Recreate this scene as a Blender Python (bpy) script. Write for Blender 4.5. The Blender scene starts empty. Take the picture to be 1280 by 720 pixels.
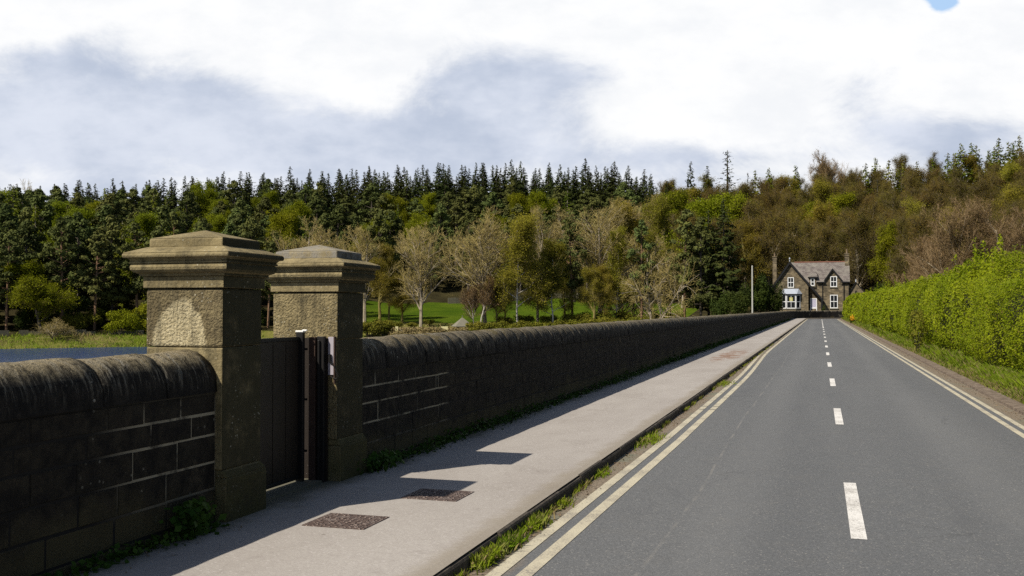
import bpy, math, random
import numpy as np

R = math.radians
random.seed(7)
rng = np.random.default_rng(7)
SC = bpy.context.scene
COL = SC.collection

# ------------------------------------------------------------------ camera, sky, sun, exposure
EYE = 1.70                       # eye height above the road
F = 1244.0                       # focal length in pixels of the 1280 px wide photograph (35 mm lens)
YH = 386.0                       # horizon row in the photograph
TH = math.atan(385.0 / F)        # camera looks this far left of the road's direction (+Y)
cam = bpy.data.cameras.new('camera')
cam.sensor_width = 36.0
cam.lens = 36.0 * F / 1280.0
cam.clip_start = 0.05
cam.clip_end = 5000.0
camo = bpy.data.objects.new('camera', cam)
COL.objects.link(camo)
camo.location = (0, 0, EYE)
camo.rotation_euler = (R(90) + math.atan((YH - 360.0) / F), 0, TH)
SC.camera = camo

SUN_DIR = np.array([0.555, 0.78, -1.0])            # the way the light travels
SUN_DIR /= np.linalg.norm(SUN_DIR)
SUN_EL = math.asin(-SUN_DIR[2])
SUN_AZ = math.atan2(-SUN_DIR[0], -SUN_DIR[1])     # compass angle of the sun from +Y towards +X

SC.view_settings.view_transform = 'Standard'
SC.view_settings.look = 'None'
SC.view_settings.gamma = 1.0
SC.view_settings.exposure = 0.38
SC.view_settings.use_curve_mapping = False
SC.render.engine = 'CYCLES'
SC.cycles.max_bounces = 6
SC.cycles.diffuse_bounces = 3
SC.cycles.transparent_max_bounces = 8
SC.cycles.use_denoising = False

sun = bpy.data.lights.new('sun', 'SUN')
sun.energy = 4.8
sun.angle = R(0.5)
sun.color = (1.0, 0.93, 0.80)
suno = bpy.data.objects.new('sun', sun)
COL.objects.link(suno)
suno.location = (-30, -50, 60)
from mathutils import Vector
suno.rotation_euler = Vector(SUN_DIR).to_track_quat('-Z', 'Y').to_euler()


class NT:
    """small helper round a node tree"""
    def __init__(self, tree):
        self.t = tree
        self.n = tree.nodes
        self.l = tree.links

    def add(self, kind, **kw):
        n = self.n.new(kind)
        for k, v in kw.items():
            setattr(n, k, v)
        return n

    def put(self, sock, v):
        if isinstance(v, bpy.types.NodeSocket):
            self.l.new(v, sock)
        elif v is not None:
            if hasattr(sock.default_value, '__len__') and not hasattr(v, '__len__'):
                v = [v] * len(sock.default_value)
            if hasattr(v, '__len__') and len(sock.default_value) == 4 and len(v) == 3:
                v = tuple(v) + (1,)
            sock.default_value = v

    def math(self, op, a, b=None, c=None, clamp=False):
        n = self.add('ShaderNodeMath', operation=op, use_clamp=clamp)
        self.put(n.inputs[0], a)
        if b is not None: self.put(n.inputs[1], b)
        if c is not None: self.put(n.inputs[2], c)
        return n.outputs[0]

    def vmath(self, op, a, b=None):
        n = self.add('ShaderNodeVectorMath', operation=op)
        self.put(n.inputs[0], a)
        if b is not None: self.put(n.inputs[1], b)
        return n.outputs['Value'] if op in ('DOT_PRODUCT', 'LENGTH', 'DISTANCE') else n.outputs['Vector']

    def mix(self, f, a, b, blend='MIX'):
        n = self.add('ShaderNodeMix', data_type='RGBA', blend_type=blend)
        self.put(n.inputs[0], f)
        self.put(n.inputs[6], a)
        self.put(n.inputs[7], b)
        return n.outputs[2]

    def noise(self, vec, scale, detail=4.0, rough=0.55, dist=0.0, color=False):
        n = self.add('ShaderNodeTexNoise')
        self.put(n.inputs['Vector'], vec)
        n.inputs['Scale'].default_value = scale
        n.inputs['Detail'].default_value = detail
        n.inputs['Roughness'].default_value = rough
        n.inputs['Distortion'].default_value = dist
        return n.outputs['Color' if color else 'Fac']

    def vor(self, vec, scale, feature='F1', out='Distance'):
        n = self.add('ShaderNodeTexVoronoi', feature=feature)
        self.put(n.inputs['Vector'], vec)
        n.inputs['Scale'].default_value = scale
        return n.outputs[out]

    def step(self, v, a, b, lo=0.0, hi=1.0):
        n = self.add('ShaderNodeMapRange', interpolation_type='SMOOTHSTEP')
        self.put(n.inputs['Value'], v)
        for i, x in zip((1, 2, 3, 4), (a, b, lo, hi)):
            n.inputs[i].default_value = x
        return n.outputs[0]

    def scale(self, vec, s):
        n = self.add('ShaderNodeMapping')
        self.put(n.inputs['Vector'], vec)
        n.inputs['Scale'].default_value = s
        return n.outputs[0]

    def sep(self, vec):
        n = self.add('ShaderNodeSeparateXYZ')
        self.put(n.inputs[0], vec)
        return n.outputs

    def bump(self, h, strength=0.5, dist=0.01, normal=None):
        n = self.add('ShaderNodeBump')
        n.inputs['Strength'].default_value = strength
        n.inputs['Distance'].default_value = dist
        self.put(n.inputs['Height'], h)
        if normal is not None: self.put(n.inputs['Normal'], normal)
        return n.outputs[0]


# world: clear blue Nishita sky with a bank of bright broken cloud ahead of the camera
world = bpy.data.worlds.new('World')
SC.world = world
world.use_nodes = True
w = NT(world.node_tree)
w.n.clear()
sky = w.add('ShaderNodeTexSky', sky_type='NISHITA', sun_disc=False)
sky.sun_elevation = SUN_EL
sky.sun_rotation = SUN_AZ
sky.altitude = 100
tc = w.add('ShaderNodeTexCoord')
d = tc.outputs['Generated']
fw = (-math.sin(TH), math.cos(TH), 0.0)
rt = (math.cos(TH), math.sin(TH), 0.0)
df = w.vmath('DOT_PRODUCT', d, fw)
ahead = w.math('MAXIMUM', df, 0.05)
u = w.math('DIVIDE', w.vmath('DOT_PRODUCT', d, rt), ahead)
v = w.math('DIVIDE', w.sep(d)[2], ahead)
uv = w.add('ShaderNodeCombineXYZ')
w.put(uv.inputs[0], u); w.put(uv.inputs[1], v)
wob = w.noise(w.scale(uv.outputs[0], (1, 1.6, 1)), 6.5, 9, 0.66, 0.3)
wob2 = w.noise(w.scale(uv.outputs[0], (1.0, 1.5, 1)), 3.1, 5, 0.55)


def lobe(px, py, rx, ry, soft=1.0):
    """one billow of cloud, placed by its bearing and elevation"""
    cu, cv = (px - 640) / F, (YH - py) / F
    a = w.math('MULTIPLY', w.math('SUBTRACT', u, cu), F / rx)
    b = w.math('MULTIPLY', w.math('SUBTRACT', v, cv), F / ry)
    r2 = w.math('ADD', w.math('MULTIPLY', a, a), w.math('MULTIPLY', b, b))
    return w.math('DIVIDE', soft, w.math('ADD', r2, 1.0))


white = None
for args in ((400, 60, 150, 75, 1.3), (470, 118, 42, 34, 0.9), (905, 92, 150, 72, 1.5), (800, 152, 75, 26, 1.0), (930, 150, 90, 26, 0.8), (640, -50, 900, 62, 1.2), (290, 20, 80, 60, 0.8),
             (1228, 108, 48, 24, 1.1), (15, 22, 60, 34, 1.3), (1150, 30, 90, 50, 0.9), (190, 50, 40, 30, 0.5)):
    l = lobe(*args)
    white = l if white is None else w.math('ADD', white, l)
dark = None
for args in ((150, 135, 240, 72, 1.5), (610, 100, 85, 42, 1.35), (700, 92, 80, 26, 1.0), (560, 165, 170, 30, 1.0), (1080, 130, 50, 42, 1.1), (60, 75, 50, 24, 0.6), (330, 180, 260, 30, 0.9), (1180, 165, 160, 24, 0.8), (860, 195, 300, 13, 0.6),
             (110, 50, 36, 22, 0.5), (250, 110, 60, 20, 0.4)):
    l = lobe(*args)
    dark = l if dark is None else w.math('ADD', dark, l)
m = w.math('SUBTRACT', white, w.math('MULTIPLY', dark, 0.95))
m = w.math('ADD', m, w.math('MULTIPLY', w.math('SUBTRACT', wob, 0.5), 3.6))
m = w.math('ADD', m, w.math('MULTIPLY', w.math('SUBTRACT', wob2, 0.5), 0.7))
bright = w.step(m, -0.80, 0.48)
wob3 = w.noise(w.scale(uv.outputs[0], (1, 1.9, 1)), 9.0, 7, 0.6)
grey = w.mix(w.step(w.math('ADD', wob2, w.math('MULTIPLY', w.math('SUBTRACT', wob3, 0.5), 0.7)), 0.32, 0.68), (5.4, 6.1, 7.5), (7.9, 8.4, 9.5))
cloudc = w.mix(bright, grey, w.mix(w.step(wob3, 0.3, 0.6), (9.7, 9.9, 10.2), (10.7, 10.75, 10.8)))
# blue gap at the upper right
gap = w.math('SUBTRACT', lobe(1183, -2, 17, 13), w.math('MULTIPLY', w.math('SUBTRACT', wob, 0.5), 1.3))
gap = w.step(gap, 0.40, 0.62)
skyblue = w.mix(1.0, sky.outputs[0], (1.0, 1.0, 1.0), 'MULTIPLY')
cloudc = w.mix(w.math('MULTIPLY', gap, 0.9), cloudc, (4.2, 6.6, 9.9))
# elsewhere: dim scattered cloud added out of view over blue sky, to lower fill light
dn = w.noise(d, 2.3, 6, 0.6)
other = w.mix(w.step(dn, 0.52, 0.66), skyblue, (1.8, 1.95, 2.2))
cover = w.math('MULTIPLY', w.step(df, 0.58, 0.80), w.step(w.sep(d)[2], 0.52, 0.34))
final = w.mix(cover, other, cloudc)
bg = w.add('ShaderNodeBackground')
w.put(bg.inputs[0], final)
bg.inputs[1].default_value = 0.072
wo = w.add('ShaderNodeOutputWorld')
w.l.new(bg.outputs[0], wo.inputs[0])


# ------------------------------------------------------------------ geometry helpers
def alpha_of(px):
    return TH - math.atan((px - 640.0) / F)


def px_of(al):
    return 640.0 + F * math.tan(np.clip(TH - al, -1.3, 1.3))


def polar(px, r):
    a = alpha_of(px)
    return -r * math.sin(a), r * math.cos(a)


def zdepth(px, r):
    return r * math.cos(math.atan((px - 640.0) / F))


RC = 14.0          # radius of the bend at the far end of the dam, S0 = where it begins
S0 = 168.0


def P(s, t):
    """point s metres along the road and t metres to its left"""
    if s <= S0:
        return (-t, s)
    a = (s - S0) / RC
    if a < math.pi / 2:
        rr = RC + t
        return (RC - rr * math.cos(a), S0 + rr * math.sin(a))
    e = s - S0 - RC * math.pi / 2
    return (RC + e, S0 + RC + t)


class MB:
    def __init__(self):
        self.v = []; self.f = []; self.m = []

    def poly(self, pts, m=0):
        b = len(self.v)
        self.v.extend(pts)
        self.f.append(tuple(range(b, b + len(pts))))
        self.m.append(m)

    def mesh(self, vs, fs, m=0):
        b = len(self.v)
        self.v.extend(vs)
        self.f.extend(tuple(b + i for i in f) for f in fs)
        self.m.extend([m] * len(fs))

    def box(self, x0, x1, y0, y1, z0, z1, m=0, rz=0.0, c=None):
        vs = [(x, y, z) for z in (z0, z1) for x, y in ((x0, y0), (x1, y0), (x1, y1), (x0, y1))]
        if rz:
            cx, cy = c if c else ((x0 + x1) / 2, (y0 + y1) / 2)
            ca, sa = math.cos(rz), math.sin(rz)
            vs = [(cx + (x - cx) * ca - (y - cy) * sa, cy + (x - cx) * sa + (y - cy) * ca, z) for x, y, z in vs]
        self.mesh(vs, [(3, 2, 1, 0), (4, 5, 6, 7), (0, 1, 5, 4), (1, 2, 6, 5), (2, 3, 7, 6), (3, 0, 4, 7)], m)

    def frustum(self, x0, x1, y0, y1, z0, X0, X1, Y0, Y1, z1, m=0):
        vs = [(x0, y0, z0), (x1, y0, z0), (x1, y1, z0), (x0, y1, z0), (X0, Y0, z1), (X1, Y0, z1), (X1, Y1, z1), (X0, Y1, z1)]
        self.mesh(vs, [(3, 2, 1, 0), (4, 5, 6, 7), (0, 1, 5, 4), (1, 2, 6, 5), (2, 3, 7, 6), (3, 0, 4, 7)], m)

    def prism(self, pts, y0, y1, m=0):
        """polygon in x,z pushed from y0 to y1"""
        n = len(pts)
        vs = [(x, y0, z) for x, z in pts] + [(x, y1, z) for x, z in pts]
        fs = [tuple(range(n)), tuple(range(2 * n - 1, n - 1, -1))]
        fs += [(i, n + i, n + (i + 1) % n, (i + 1) % n) for i in range(n)]
        self.mesh(vs, fs, m)

    def tube(self, p, q, r0, r1, n=8, m=0, caps=True):
        p = Vector(p); q = Vector(q)
        a = (q - p).normalized()
        e = a.orthogonal().normalized(); g = a.cross(e)
        vs = []
        for c, r in ((p, r0), (q, r1)):
            for i in range(n):
                t = 2 * math.pi * i / n
                vs.append(tuple(c + (e * math.cos(t) + g * math.sin(t)) * r))
        fs = [(i, (i + 1) % n, n + (i + 1) % n, n + i) for i in range(n)]
        if caps:
            fs += [tuple(range(n - 1, -1, -1)), tuple(range(n, 2 * n))]
        self.mesh(vs, fs, m)

    def data(self, name, mats, smooth=False):
        me = bpy.data.meshes.new(name)
        me.from_pydata(self.v, [], self.f)
        for mm in (mats if isinstance(mats, (list, tuple)) else [mats]):
            me.materials.append(mm)
        me.polygons.foreach_set('material_index', self.m)
        if smooth:
            me.polygons.foreach_set('use_smooth', [True] * len(self.f))
        me.update()
        return me

    def build(self, name, mats, parent=None, loc=(0, 0, 0), smooth=False, bevel=0.0, seg=2):
        o = bpy.data.objects.new(name, self.data(name, mats, smooth))
        COL.objects.link(o)
        o.location = loc
        if parent is not None:
            o.parent = parent
        if bevel:
            b = o.modifiers.new('bevel', 'BEVEL')
            b.width = bevel; b.segments = seg; b.limit_method = 'ANGLE'; b.angle_limit = R(35)
        return o


def quads_mesh(name, V, mat, midx=None, n=4):
    """mesh from an array of separate n-gons: V is (N, n, 3)"""
    N = V.shape[0]
    me = bpy.data.meshes.new(name)
    me.vertices.add(N * n)
    me.vertices.foreach_set('co', np.ascontiguousarray(V, dtype=np.float32).ravel())
    me.loops.add(N * n)
    me.loops.foreach_set('vertex_index', np.arange(N * n, dtype=np.int32))
    me.polygons.add(N)
    me.polygons.foreach_set('loop_start', np.arange(0, N * n, n, dtype=np.int32))
    me.polygons.foreach_set('loop_total', np.full(N, n, dtype=np.int32))
    for mm in (mat if isinstance(mat, (list, tuple)) else [mat]):
        me.materials.append(mm)
    if midx is not None:
        me.polygons.foreach_set('material_index', np.asarray(midx, dtype=np.int32))
    me.update(calc_edges=True)
    me.validate()
    return me


def link(name, me, parent=None, loc=(0, 0, 0), rz=0.0, sc=None):
    o = bpy.data.objects.new(name, me)
    COL.objects.link(o)
    o.location = loc
    o.rotation_euler = (0, 0, rz)
    if sc is not None: o.scale = sc
    if parent is not None: o.parent = parent
    return o


def thing(name, label, cat, loc=(0, 0, 0), rz=0.0, group=None):
    o = bpy.data.objects.new(name, None)
    COL.objects.link(o)
    o.location = loc
    o.rotation_euler = (0, 0, rz)
    o.empty_display_size = 0.2
    return tag(o, label, cat, group)


def tag(o, label, cat, group=None):
    o['label'] = label
    o['category'] = cat
    if group: o['group'] = group
    return o


def struct(o, kind='structure'):
    o['kind'] = kind
    return o


def unit(a):
    return a / np.maximum(np.linalg.norm(a, axis=-1, keepdims=True), 1e-9)


def leaf_quads(C, nrm, size, rg, aspect=0.6, shape='quad'):
    """one small leaf-shaped quad at each centre C, facing nrm"""
    N = len(C)
    nrm = unit(nrm)
    ref = unit(rg.normal(size=(N, 3)))
    a = unit(np.cross(nrm, ref))
    b = np.cross(nrm, a)
    s = np.asarray(size).reshape(-1, 1) if np.ndim(size) else np.full((N, 1), size)
    a = a * s * 0.5
    b = b * s * 0.5 * aspect
    if shape == 'leaf':
        return np.stack([C - a, C + b - a * 0.1, C + a, C - b - a * 0.1], axis=1)
    return np.stack([C - a - b, C + a - b * 0.6, C + a * 0.9 + b, C - a * 0.8 + b * 0.8], axis=1)


# ------------------------------------------------------------------ materials
def new_mat(name):
    m_ = bpy.data.materials.new(name)
    m_.use_nodes = True
    t = NT(m_.node_tree)
    t.n.clear()
    out = t.add('ShaderNodeOutputMaterial')
    b = t.add('ShaderNodeBsdfPrincipled')
    t.l.new(b.outputs[0], out.inputs[0])
    b.inputs['Specular IOR Level'].default_value = 0.25
    return m_, t, b, out


def pos(t):
    return t.add('ShaderNodeNewGeometry').outputs['Position']


def obj_co(t):
    return t.add('ShaderNodeTexCoord').outputs['Object']


def plain(name, col, rough=0.7, var=0.25, scale=8.0, metal=0.0, bump=0.0):
    m_, t, b, out = new_mat(name)
    p = obj_co(t)
    n = t.noise(p, scale, 5, 0.6)
    c2 = tuple(c * (1 - var) for c in col); c1 = tuple(min(1, c * (1 + var)) for c in col)
    t.put(b.inputs['Base Color'], t.mix(n, c2, c1))
    b.inputs['Roughness'].default_value = rough
    b.inputs['Metallic'].default_value = metal
    if bump:
        t.put(b.inputs['Normal'], t.bump(t.noise(p, scale * 6, 4, 0.6), 0.5, bump))
    return m_


def leaf_mat(name, cols, trans=0.35, rough=0.6, scale=0.7, vary=0.25, fine=6.0, hue=0.02, each=False):
    """foliage: blotchy mix of cols, each copy a little different, part of the light passes through"""
    m_, t, b, out = new_mat(name)
    p = pos(t)
    n1 = t.noise(p, scale, 3, 0.6)
    n2 = t.noise(p, fine, 2, 0.6)
    c = t.mix(t.step(n1, 0.35, 0.65), cols[0], cols[1])
    if len(cols) > 2:
        c = t.mix(t.step(n2, 0.5, 0.75), c, cols[2])
    if each:                                  # every leaf its own shade
        il = t.add('ShaderNodeNewGeometry').outputs['Random Per Island']
        c = t.mix(t.math('MULTIPLY', t.step(il, 0.0, 0.4, 1.0, 0.0), 0.55), c, cols[2])
        c = t.mix(t.math('MULTIPLY', t.step(il, 0.86, 0.9), 0.6), c, (0.29, 0.30, 0.03))
        c = t.mix(t.math('MULTIPLY', t.step(il, 0.975, 0.98), 0.8), c, (0.13, 0.085, 0.03))
    oi = t.add('ShaderNodeObjectInfo').outputs['Random']
    hs = t.add('ShaderNodeHueSaturation')
    t.put(hs.inputs['Hue'], t.math('ADD', 0.5 - hue, t.math('MULTIPLY', oi, 2 * hue)))
    wn = t.add('ShaderNodeTexWhiteNoise', noise_dimensions='1D')
    t.put(wn.inputs['W'], t.math('MULTIPLY', oi, 91.7))
    t.put(hs.inputs['Value'], t.math('ADD', 1.0 - vary, t.math('MULTIPLY', wn.outputs['Value'], 2 * vary)))
    t.put(hs.inputs['Color'], c)
    c = hs.outputs[0]
    t.put(b.inputs['Base Color'], c)
    b.inputs['Roughness'].default_value = rough
    b.inputs['Specular IOR Level'].default_value = 0.04
    tr = t.add('ShaderNodeBsdfTranslucent')
    t.put(tr.inputs[0], c)
    mx = t.add('ShaderNodeMixShader')
    mx.inputs[0].default_value = trans
    t.l.new(b.outputs[0], mx.inputs[1]); t.l.new(tr.outputs[0], mx.inputs[2])
    t.l.new(mx.outputs[0], out.inputs[0])
    return m_


def bark_mat(name, c1, c2, scale=1.5):
    m_, t, b, out = new_mat(name)
    p = obj_co(t)
    n = t.noise(t.scale(p, (1, 1, 0.25)), scale * 4, 5, 0.65)
    t.put(b.inputs['Base Color'], t.mix(t.step(n, 0.35, 0.65), c1, c2))
    b.inputs['Roughness'].default_value = 0.9
    t.put(b.inputs['Normal'], t.bump(n, 0.6, 0.03))
    return m_


M = {}


def build_materials():
    # asphalt road
    m_, t, b, out = new_mat('asphalt')
    p = pos(t)
    x, y, z = t.sep(p)
    big = t.noise(t.scale(p, (0.6, 0.05, 1)), 1.0, 4, 0.6)
    mid = t.noise(p, 3.0, 5, 0.65)
    fine = t.noise(p, 160, 2, 0.7)
    chips = t.vor(p, 95, out='Color')
    chip = t.sep(chips)[0]
    base = t.mix(t.step(big, 0.3, 0.7), (0.107, 0.110, 0.115), (0.133, 0.135, 0.138))
    base = t.mix(t.math('MULTIPLY', t.step(mid, 0.45, 0.75), 0.35), base, (0.142, 0.138, 0.132))
    base = t.mix(t.step(chip, 0.0, 1.0, 0.0, 0.55), base, (0.055, 0.057, 0.06))
    base = t.mix(t.math('MULTIPLY', t.step(chip, 0.965, 0.98), 0.45), base, (0.36, 0.34, 0.31))
    # wheel tracks polished a little paler
    tr1 = t.math('ABSOLUTE', t.math('SUBTRACT', x, -0.75)); tr2 = t.math('ABSOLUTE', t.math('SUBTRACT', x, 1.55))
    trk = t.step(t.math('MINIMUM', tr1, tr2), 0.45, 0.05)
    base = t.mix(t.math('MULTIPLY', trk, 0.22), base, (0.165, 0.165, 0.165))
    # old patches, a lengthwise seam and a few dark drips
    seam = t.step(t.math('ABSOLUTE', t.math('SUBTRACT', t.math('ADD', x, t.math('MULTIPLY', t.math('SUBTRACT', t.noise(t.scale(p, (1, 0.15, 1)), 1.0, 3), 0.5), 0.25)), -1.12)), 0.022, 0.006)
    base = t.mix(t.math('MULTIPLY', seam, t.step(t.noise(p, 0.9, 4, 0.7), 0.42, 0.6, 0, 0.55)), base, (0.20, 0.19, 0.175))
    blot = t.step(t.noise(t.scale(p, (1.1, 0.35, 1)), 1.1, 6, 0.7, 0.4), 0.56, 0.66, 0, 0.30)
    base = t.mix(blot, base, (0.078, 0.080, 0.085))
    crk = t.vor(t.vmath('ADD', p, t.vmath('MULTIPLY', t.noise(p, 1.5, 4, 0.7, 0, True), (0.9, 0.9, 0.0))), 0.42, 'DISTANCE_TO_EDGE')
    base = t.mix(t.math('MULTIPLY', t.step(crk, 0.010, 0.003), t.step(t.noise(p, 0.35, 3), 0.52, 0.62, 0, 0.25)), base, (0.040, 0.040, 0.042))
    # brown grit washed to both edges
    wn = t.math('MULTIPLY', t.math('SUBTRACT', t.noise(p, 1.3, 6, 0.65), 0.5), 0.26)
    xl = t.math('ADD', x, wn)
    gl = t.step(xl, -1.90, -2.03); gr = t.step(xl, 2.72, 2.88)
    grit = t.math('MAXIMUM', gl, gr)
    gn = t.noise(p, 38, 5, 0.7)
    gc = t.mix(t.step(gn, 0.35, 0.7), (0.10, 0.075, 0.048), (0.30, 0.235, 0.165))
    gc = t.mix(t.step(t.noise(p, 1.7, 3), 0.5, 0.7), gc, (0.15, 0.145, 0.10))
    base = t.mix(t.math('MULTIPLY', grit, 0.88), base, gc)
    t.put(b.inputs['Base Color'], base)
    b.inputs['Roughness'].default_value = 0.82
    b.inputs['Specular IOR Level'].default_value = 0.3
    h = t.math('ADD', t.math('MULTIPLY', chip, 0.6), t.math('MULTIPLY', fine, 0.5))
    h = t.math('ADD', h, t.math('MULTIPLY', t.math('MULTIPLY', grit, gn), 2.0))
    t.put(b.inputs['Normal'], t.bump(h, 0.55, 0.006))
    M['asphalt'] = m_

    # worn road paint
    def paint(name, c, gritty=0.45):
        m_, t, b, out = new_mat(name)
        p = pos(t)
        n = t.noise(p, 60, 4, 0.75)
        n2 = t.noise(p, 2.2, 5, 0.65)
        wear = t.step(t.math('ADD', n, t.math('MULTIPLY', n2, 0.5)), 0.70, 0.92)
        dirty = t.mix(t.step(n2, 0.4, 0.75, 0, gritty), c, (0.30, 0.25, 0.18))
        t.put(b.inputs['Base Color'], t.mix(t.math('MULTIPLY', wear, 0.7), dirty, (0.16, 0.15, 0.14)))
        b.inputs['Roughness'].default_value = 0.7
        t.put(b.inputs['Normal'], t.bump(t.noise(p, 150, 2, 0.7), 0.4, 0.003))
        return m_
    M['white_paint'] = paint('white_paint', (0.66, 0.64, 0.61), 0.25)
    M['yellow_paint'] = paint('yellow_paint', (0.45, 0.405, 0.30))

    # pavement
    m_, t, b, out = new_mat('pavement')
    p = pos(t)
    x, y, z = t.sep(p)
    n1 = t.noise(t.scale(p, (1, 0.35, 1)), 0.9, 5, 0.6)
    n2 = t.noise(p, 9, 5, 0.65)
    chip = t.sep(t.vor(p, 70, out='Color'))[0]
    c = t.mix(t.step(n1, 0.3, 0.7), (0.288, 0.262, 0.238), (0.352, 0.326, 0.300))
    c = t.mix(t.step(n2, 0.5, 0.8, 0, 0.5), c, (0.25, 0.222, 0.205))
    st = t.noise(t.scale(p, (1.3, 0.8, 1)), 1.9, 7, 0.72, 0.6)
    c = t.mix(t.step(st, 0.55, 0.68, 0, 0.32), c, (0.19, 0.165, 0.145))
    spots = t.vor(p, 2.6)
    c = t.mix(t.step(spots, 0.055, 0.035, 0, 0.6), c, (0.12, 0.10, 0.085))
    c = t.mix(t.step(chip, 0, 1, 0, 0.30), c, (0.22, 0.19, 0.18))
    c = t.mix(t.step(chip, 0.95, 0.97, 0, 0.3), c, (0.55, 0.52, 0.5))
    # dirty strip along the kerb and moss beside the wall
    ed = t.step(t.math('ADD', x, t.math('MULTIPLY', t.math('SUBTRACT', t.noise(p, 2.4, 6, 0.7), 0.5), 0.35)), -2.46, -2.28)
    c = t.mix(t.math('MULTIPLY', ed, 0.55), c, (0.20, 0.165, 0.115))
    ms = t.step(t.math('ADD', x, t.math('MULTIPLY', t.math('SUBTRACT', t.noise(p, 1.6, 6, 0.7), 0.5), 0.6)), -3.95, -4.3)
    c = t.mix(t.math('MULTIPLY', ms, 0.85), c, (0.075, 0.072, 0.042))
    # rusty stain further along the path
    a1 = t.math('MULTIPLY', t.math('SUBTRACT', x, -2.95), 1.9); a2 = t.math('MULTIPLY', t.math('SUBTRACT', y, 35.2), 0.19)
    rr = t.math('ADD', t.math('MULTIPLY', a1, a1), t.math('MULTIPLY', a2, a2))
    rn = t.noise(t.scale(p, (1.0, 0.8, 1)), 2.6, 6, 0.72, 0.5)
    rust = t.step(t.math('SUBTRACT', t.math('ADD', 1.0, t.math('MULTIPLY', t.math('SUBTRACT', rn, 0.5), 6.0)), rr), 0.25, 0.9)
    c = t.mix(t.math('MULTIPLY', rust, 0.8), c, (0.19, 0.105, 0.065))
    t.put(b.inputs['Base Color'], c)
    b.inputs['Roughness'].default_value = 0.88
    h = t.math('ADD', t.math('MULTIPLY', chip, 0.5), t.noise(p, 25, 4, 0.6))
    t.put(b.inputs['Normal'], t.bump(h, 0.35, 0.006))
    M['pavement'] = m_

    # kerb stone
    m_, t, b, out = new_mat('kerb_stone')
    p = pos(t)
    n = t.noise(p, 7, 6, 0.7)
    c = t.mix(t.step(n, 0.3, 0.7), (0.028, 0.024, 0.019), (0.085, 0.07, 0.055))
    t.put(b.inputs['Base Color'], c)
    b.inputs['Roughness'].default_value = 0.9
    t.put(b.inputs['Normal'], t.bump(t.noise(p, 30, 5, 0.7), 0.7, 0.015))
    M['kerb'] = m_

    m_, t, b, out = new_mat('weathered_kerb')
    p = pos(t)
    n = t.noise(p, 7, 6, 0.7)
    t.put(b.inputs['Base Color'], t.mix(t.step(n, 0.3, 0.7), (0.085, 0.062, 0.046), (0.21, 0.165, 0.125)))
    b.inputs['Roughness'].default_value = 0.9
    t.put(b.inputs['Normal'], t.bump(t.noise(p, 30, 5, 0.7), 0.7, 0.015))
    M['low_kerb'] = m_

    # soot-black gritstone of the parapet
    def soot(name, dk, md, lt, lichen, streak):
        m_, t, b, out = new_mat(name)
        p = pos(t)
        n1 = t.noise(p, 1.7, 5, 0.65)
        n2 = t.noise(p, 9.0, 6, 0.7)
        isl = t.add('ShaderNodeNewGeometry').outputs['Random Per Island']
        c = t.mix(t.step(n2, 0.35, 0.7), dk, md)
        c = t.mix(t.step(n1, 0.62, 0.74, 0, 0.75), c, lt)
        c = t.mix(t.math('MULTIPLY', t.step(isl, 0.72, 1.0), 0.35), c, md)
        if streak:
            z = t.sep(p)[2]
            s1 = t.noise(t.scale(p, (3.0, 34.0, 3.2)), 1.0, 5, 0.75, 0.6)
            s2 = t.noise(t.scale(p, (4, 13, 4)), 1.0, 5, 0.75, 0.8)
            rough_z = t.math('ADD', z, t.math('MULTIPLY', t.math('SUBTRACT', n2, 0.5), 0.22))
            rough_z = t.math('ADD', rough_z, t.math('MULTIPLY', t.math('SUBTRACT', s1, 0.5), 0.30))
            # weathered crest, its sunlit tan painted into the colour, running down in streaks
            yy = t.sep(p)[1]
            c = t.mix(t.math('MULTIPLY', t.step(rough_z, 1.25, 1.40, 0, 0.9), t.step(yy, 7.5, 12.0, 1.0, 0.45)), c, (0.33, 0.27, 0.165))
            c = t.mix(t.math('MULTIPLY', t.step(s1, 0.50, 0.64, 0, 0.85), t.step(z, 1.08, 1.28)), c, (0.21, 0.19, 0.150))
            c = t.mix(t.math('MULTIPLY', t.step(s2, 0.54, 0.66, 0, 0.8), t.step(z, 1.12, 1.30)), c, (0.30, 0.275, 0.225))
            c = t.mix(t.step(t.noise(p, 24, 7, 0.8), 0.50, 0.62, 0, 0.75), c, dk)
            c = t.mix(t.math('MULTIPLY', t.step(t.noise(p, 3.1, 4, 0.7), 0.56, 0.66, 0, 0.6), t.step(z, 1.28, 1.38)), c, (0.15, 0.115, 0.030))
        lv = t.vor(p, 14)
        c = t.mix(t.math('MULTIPLY', t.step(lv, 0.18, 0.10), t.step(t.noise(p, 2.2, 3), 0.55, 0.62)), c, lichen)
        # green growth low down near the damp ground
        z = t.sep(p)[2]
        mz = t.step(t.math('ADD', z, t.math('MULTIPLY', t.math('SUBTRACT', n1, 0.5), 0.8)), 0.52, 0.22)
        c = t.mix(t.math('MULTIPLY', mz, 0.8), c, (0.085, 0.072, 0.036))
        t.put(b.inputs['Base Color'], c)
        b.inputs['Roughness'].default_value = 0.92
        b.inputs['Specular IOR Level'].default_value = 0.15
        h = t.math('ADD', t.noise(p, 22, 6, 0.75), t.math('MULTIPLY', t.noise(p, 90, 3, 0.7), 0.4))
        t.put(b.inputs['Normal'], t.bump(h, 0.9, 0.035))
        return m_
    M['soot'] = soot('sooty_stone', (0.014, 0.0125, 0.011), (0.044, 0.037, 0.026), (0.105, 0.085, 0.056), (0.16, 0.15, 0.12), False)
    M['coping'] = soot('coping_stone', (0.012, 0.011, 0.010), (0.034, 0.029, 0.023), (0.12, 0.10, 0.072), (0.33, 0.31, 0.26), True)
    m_, t, b, out = new_mat('lime_mortar')
    p = pos(t)
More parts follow.
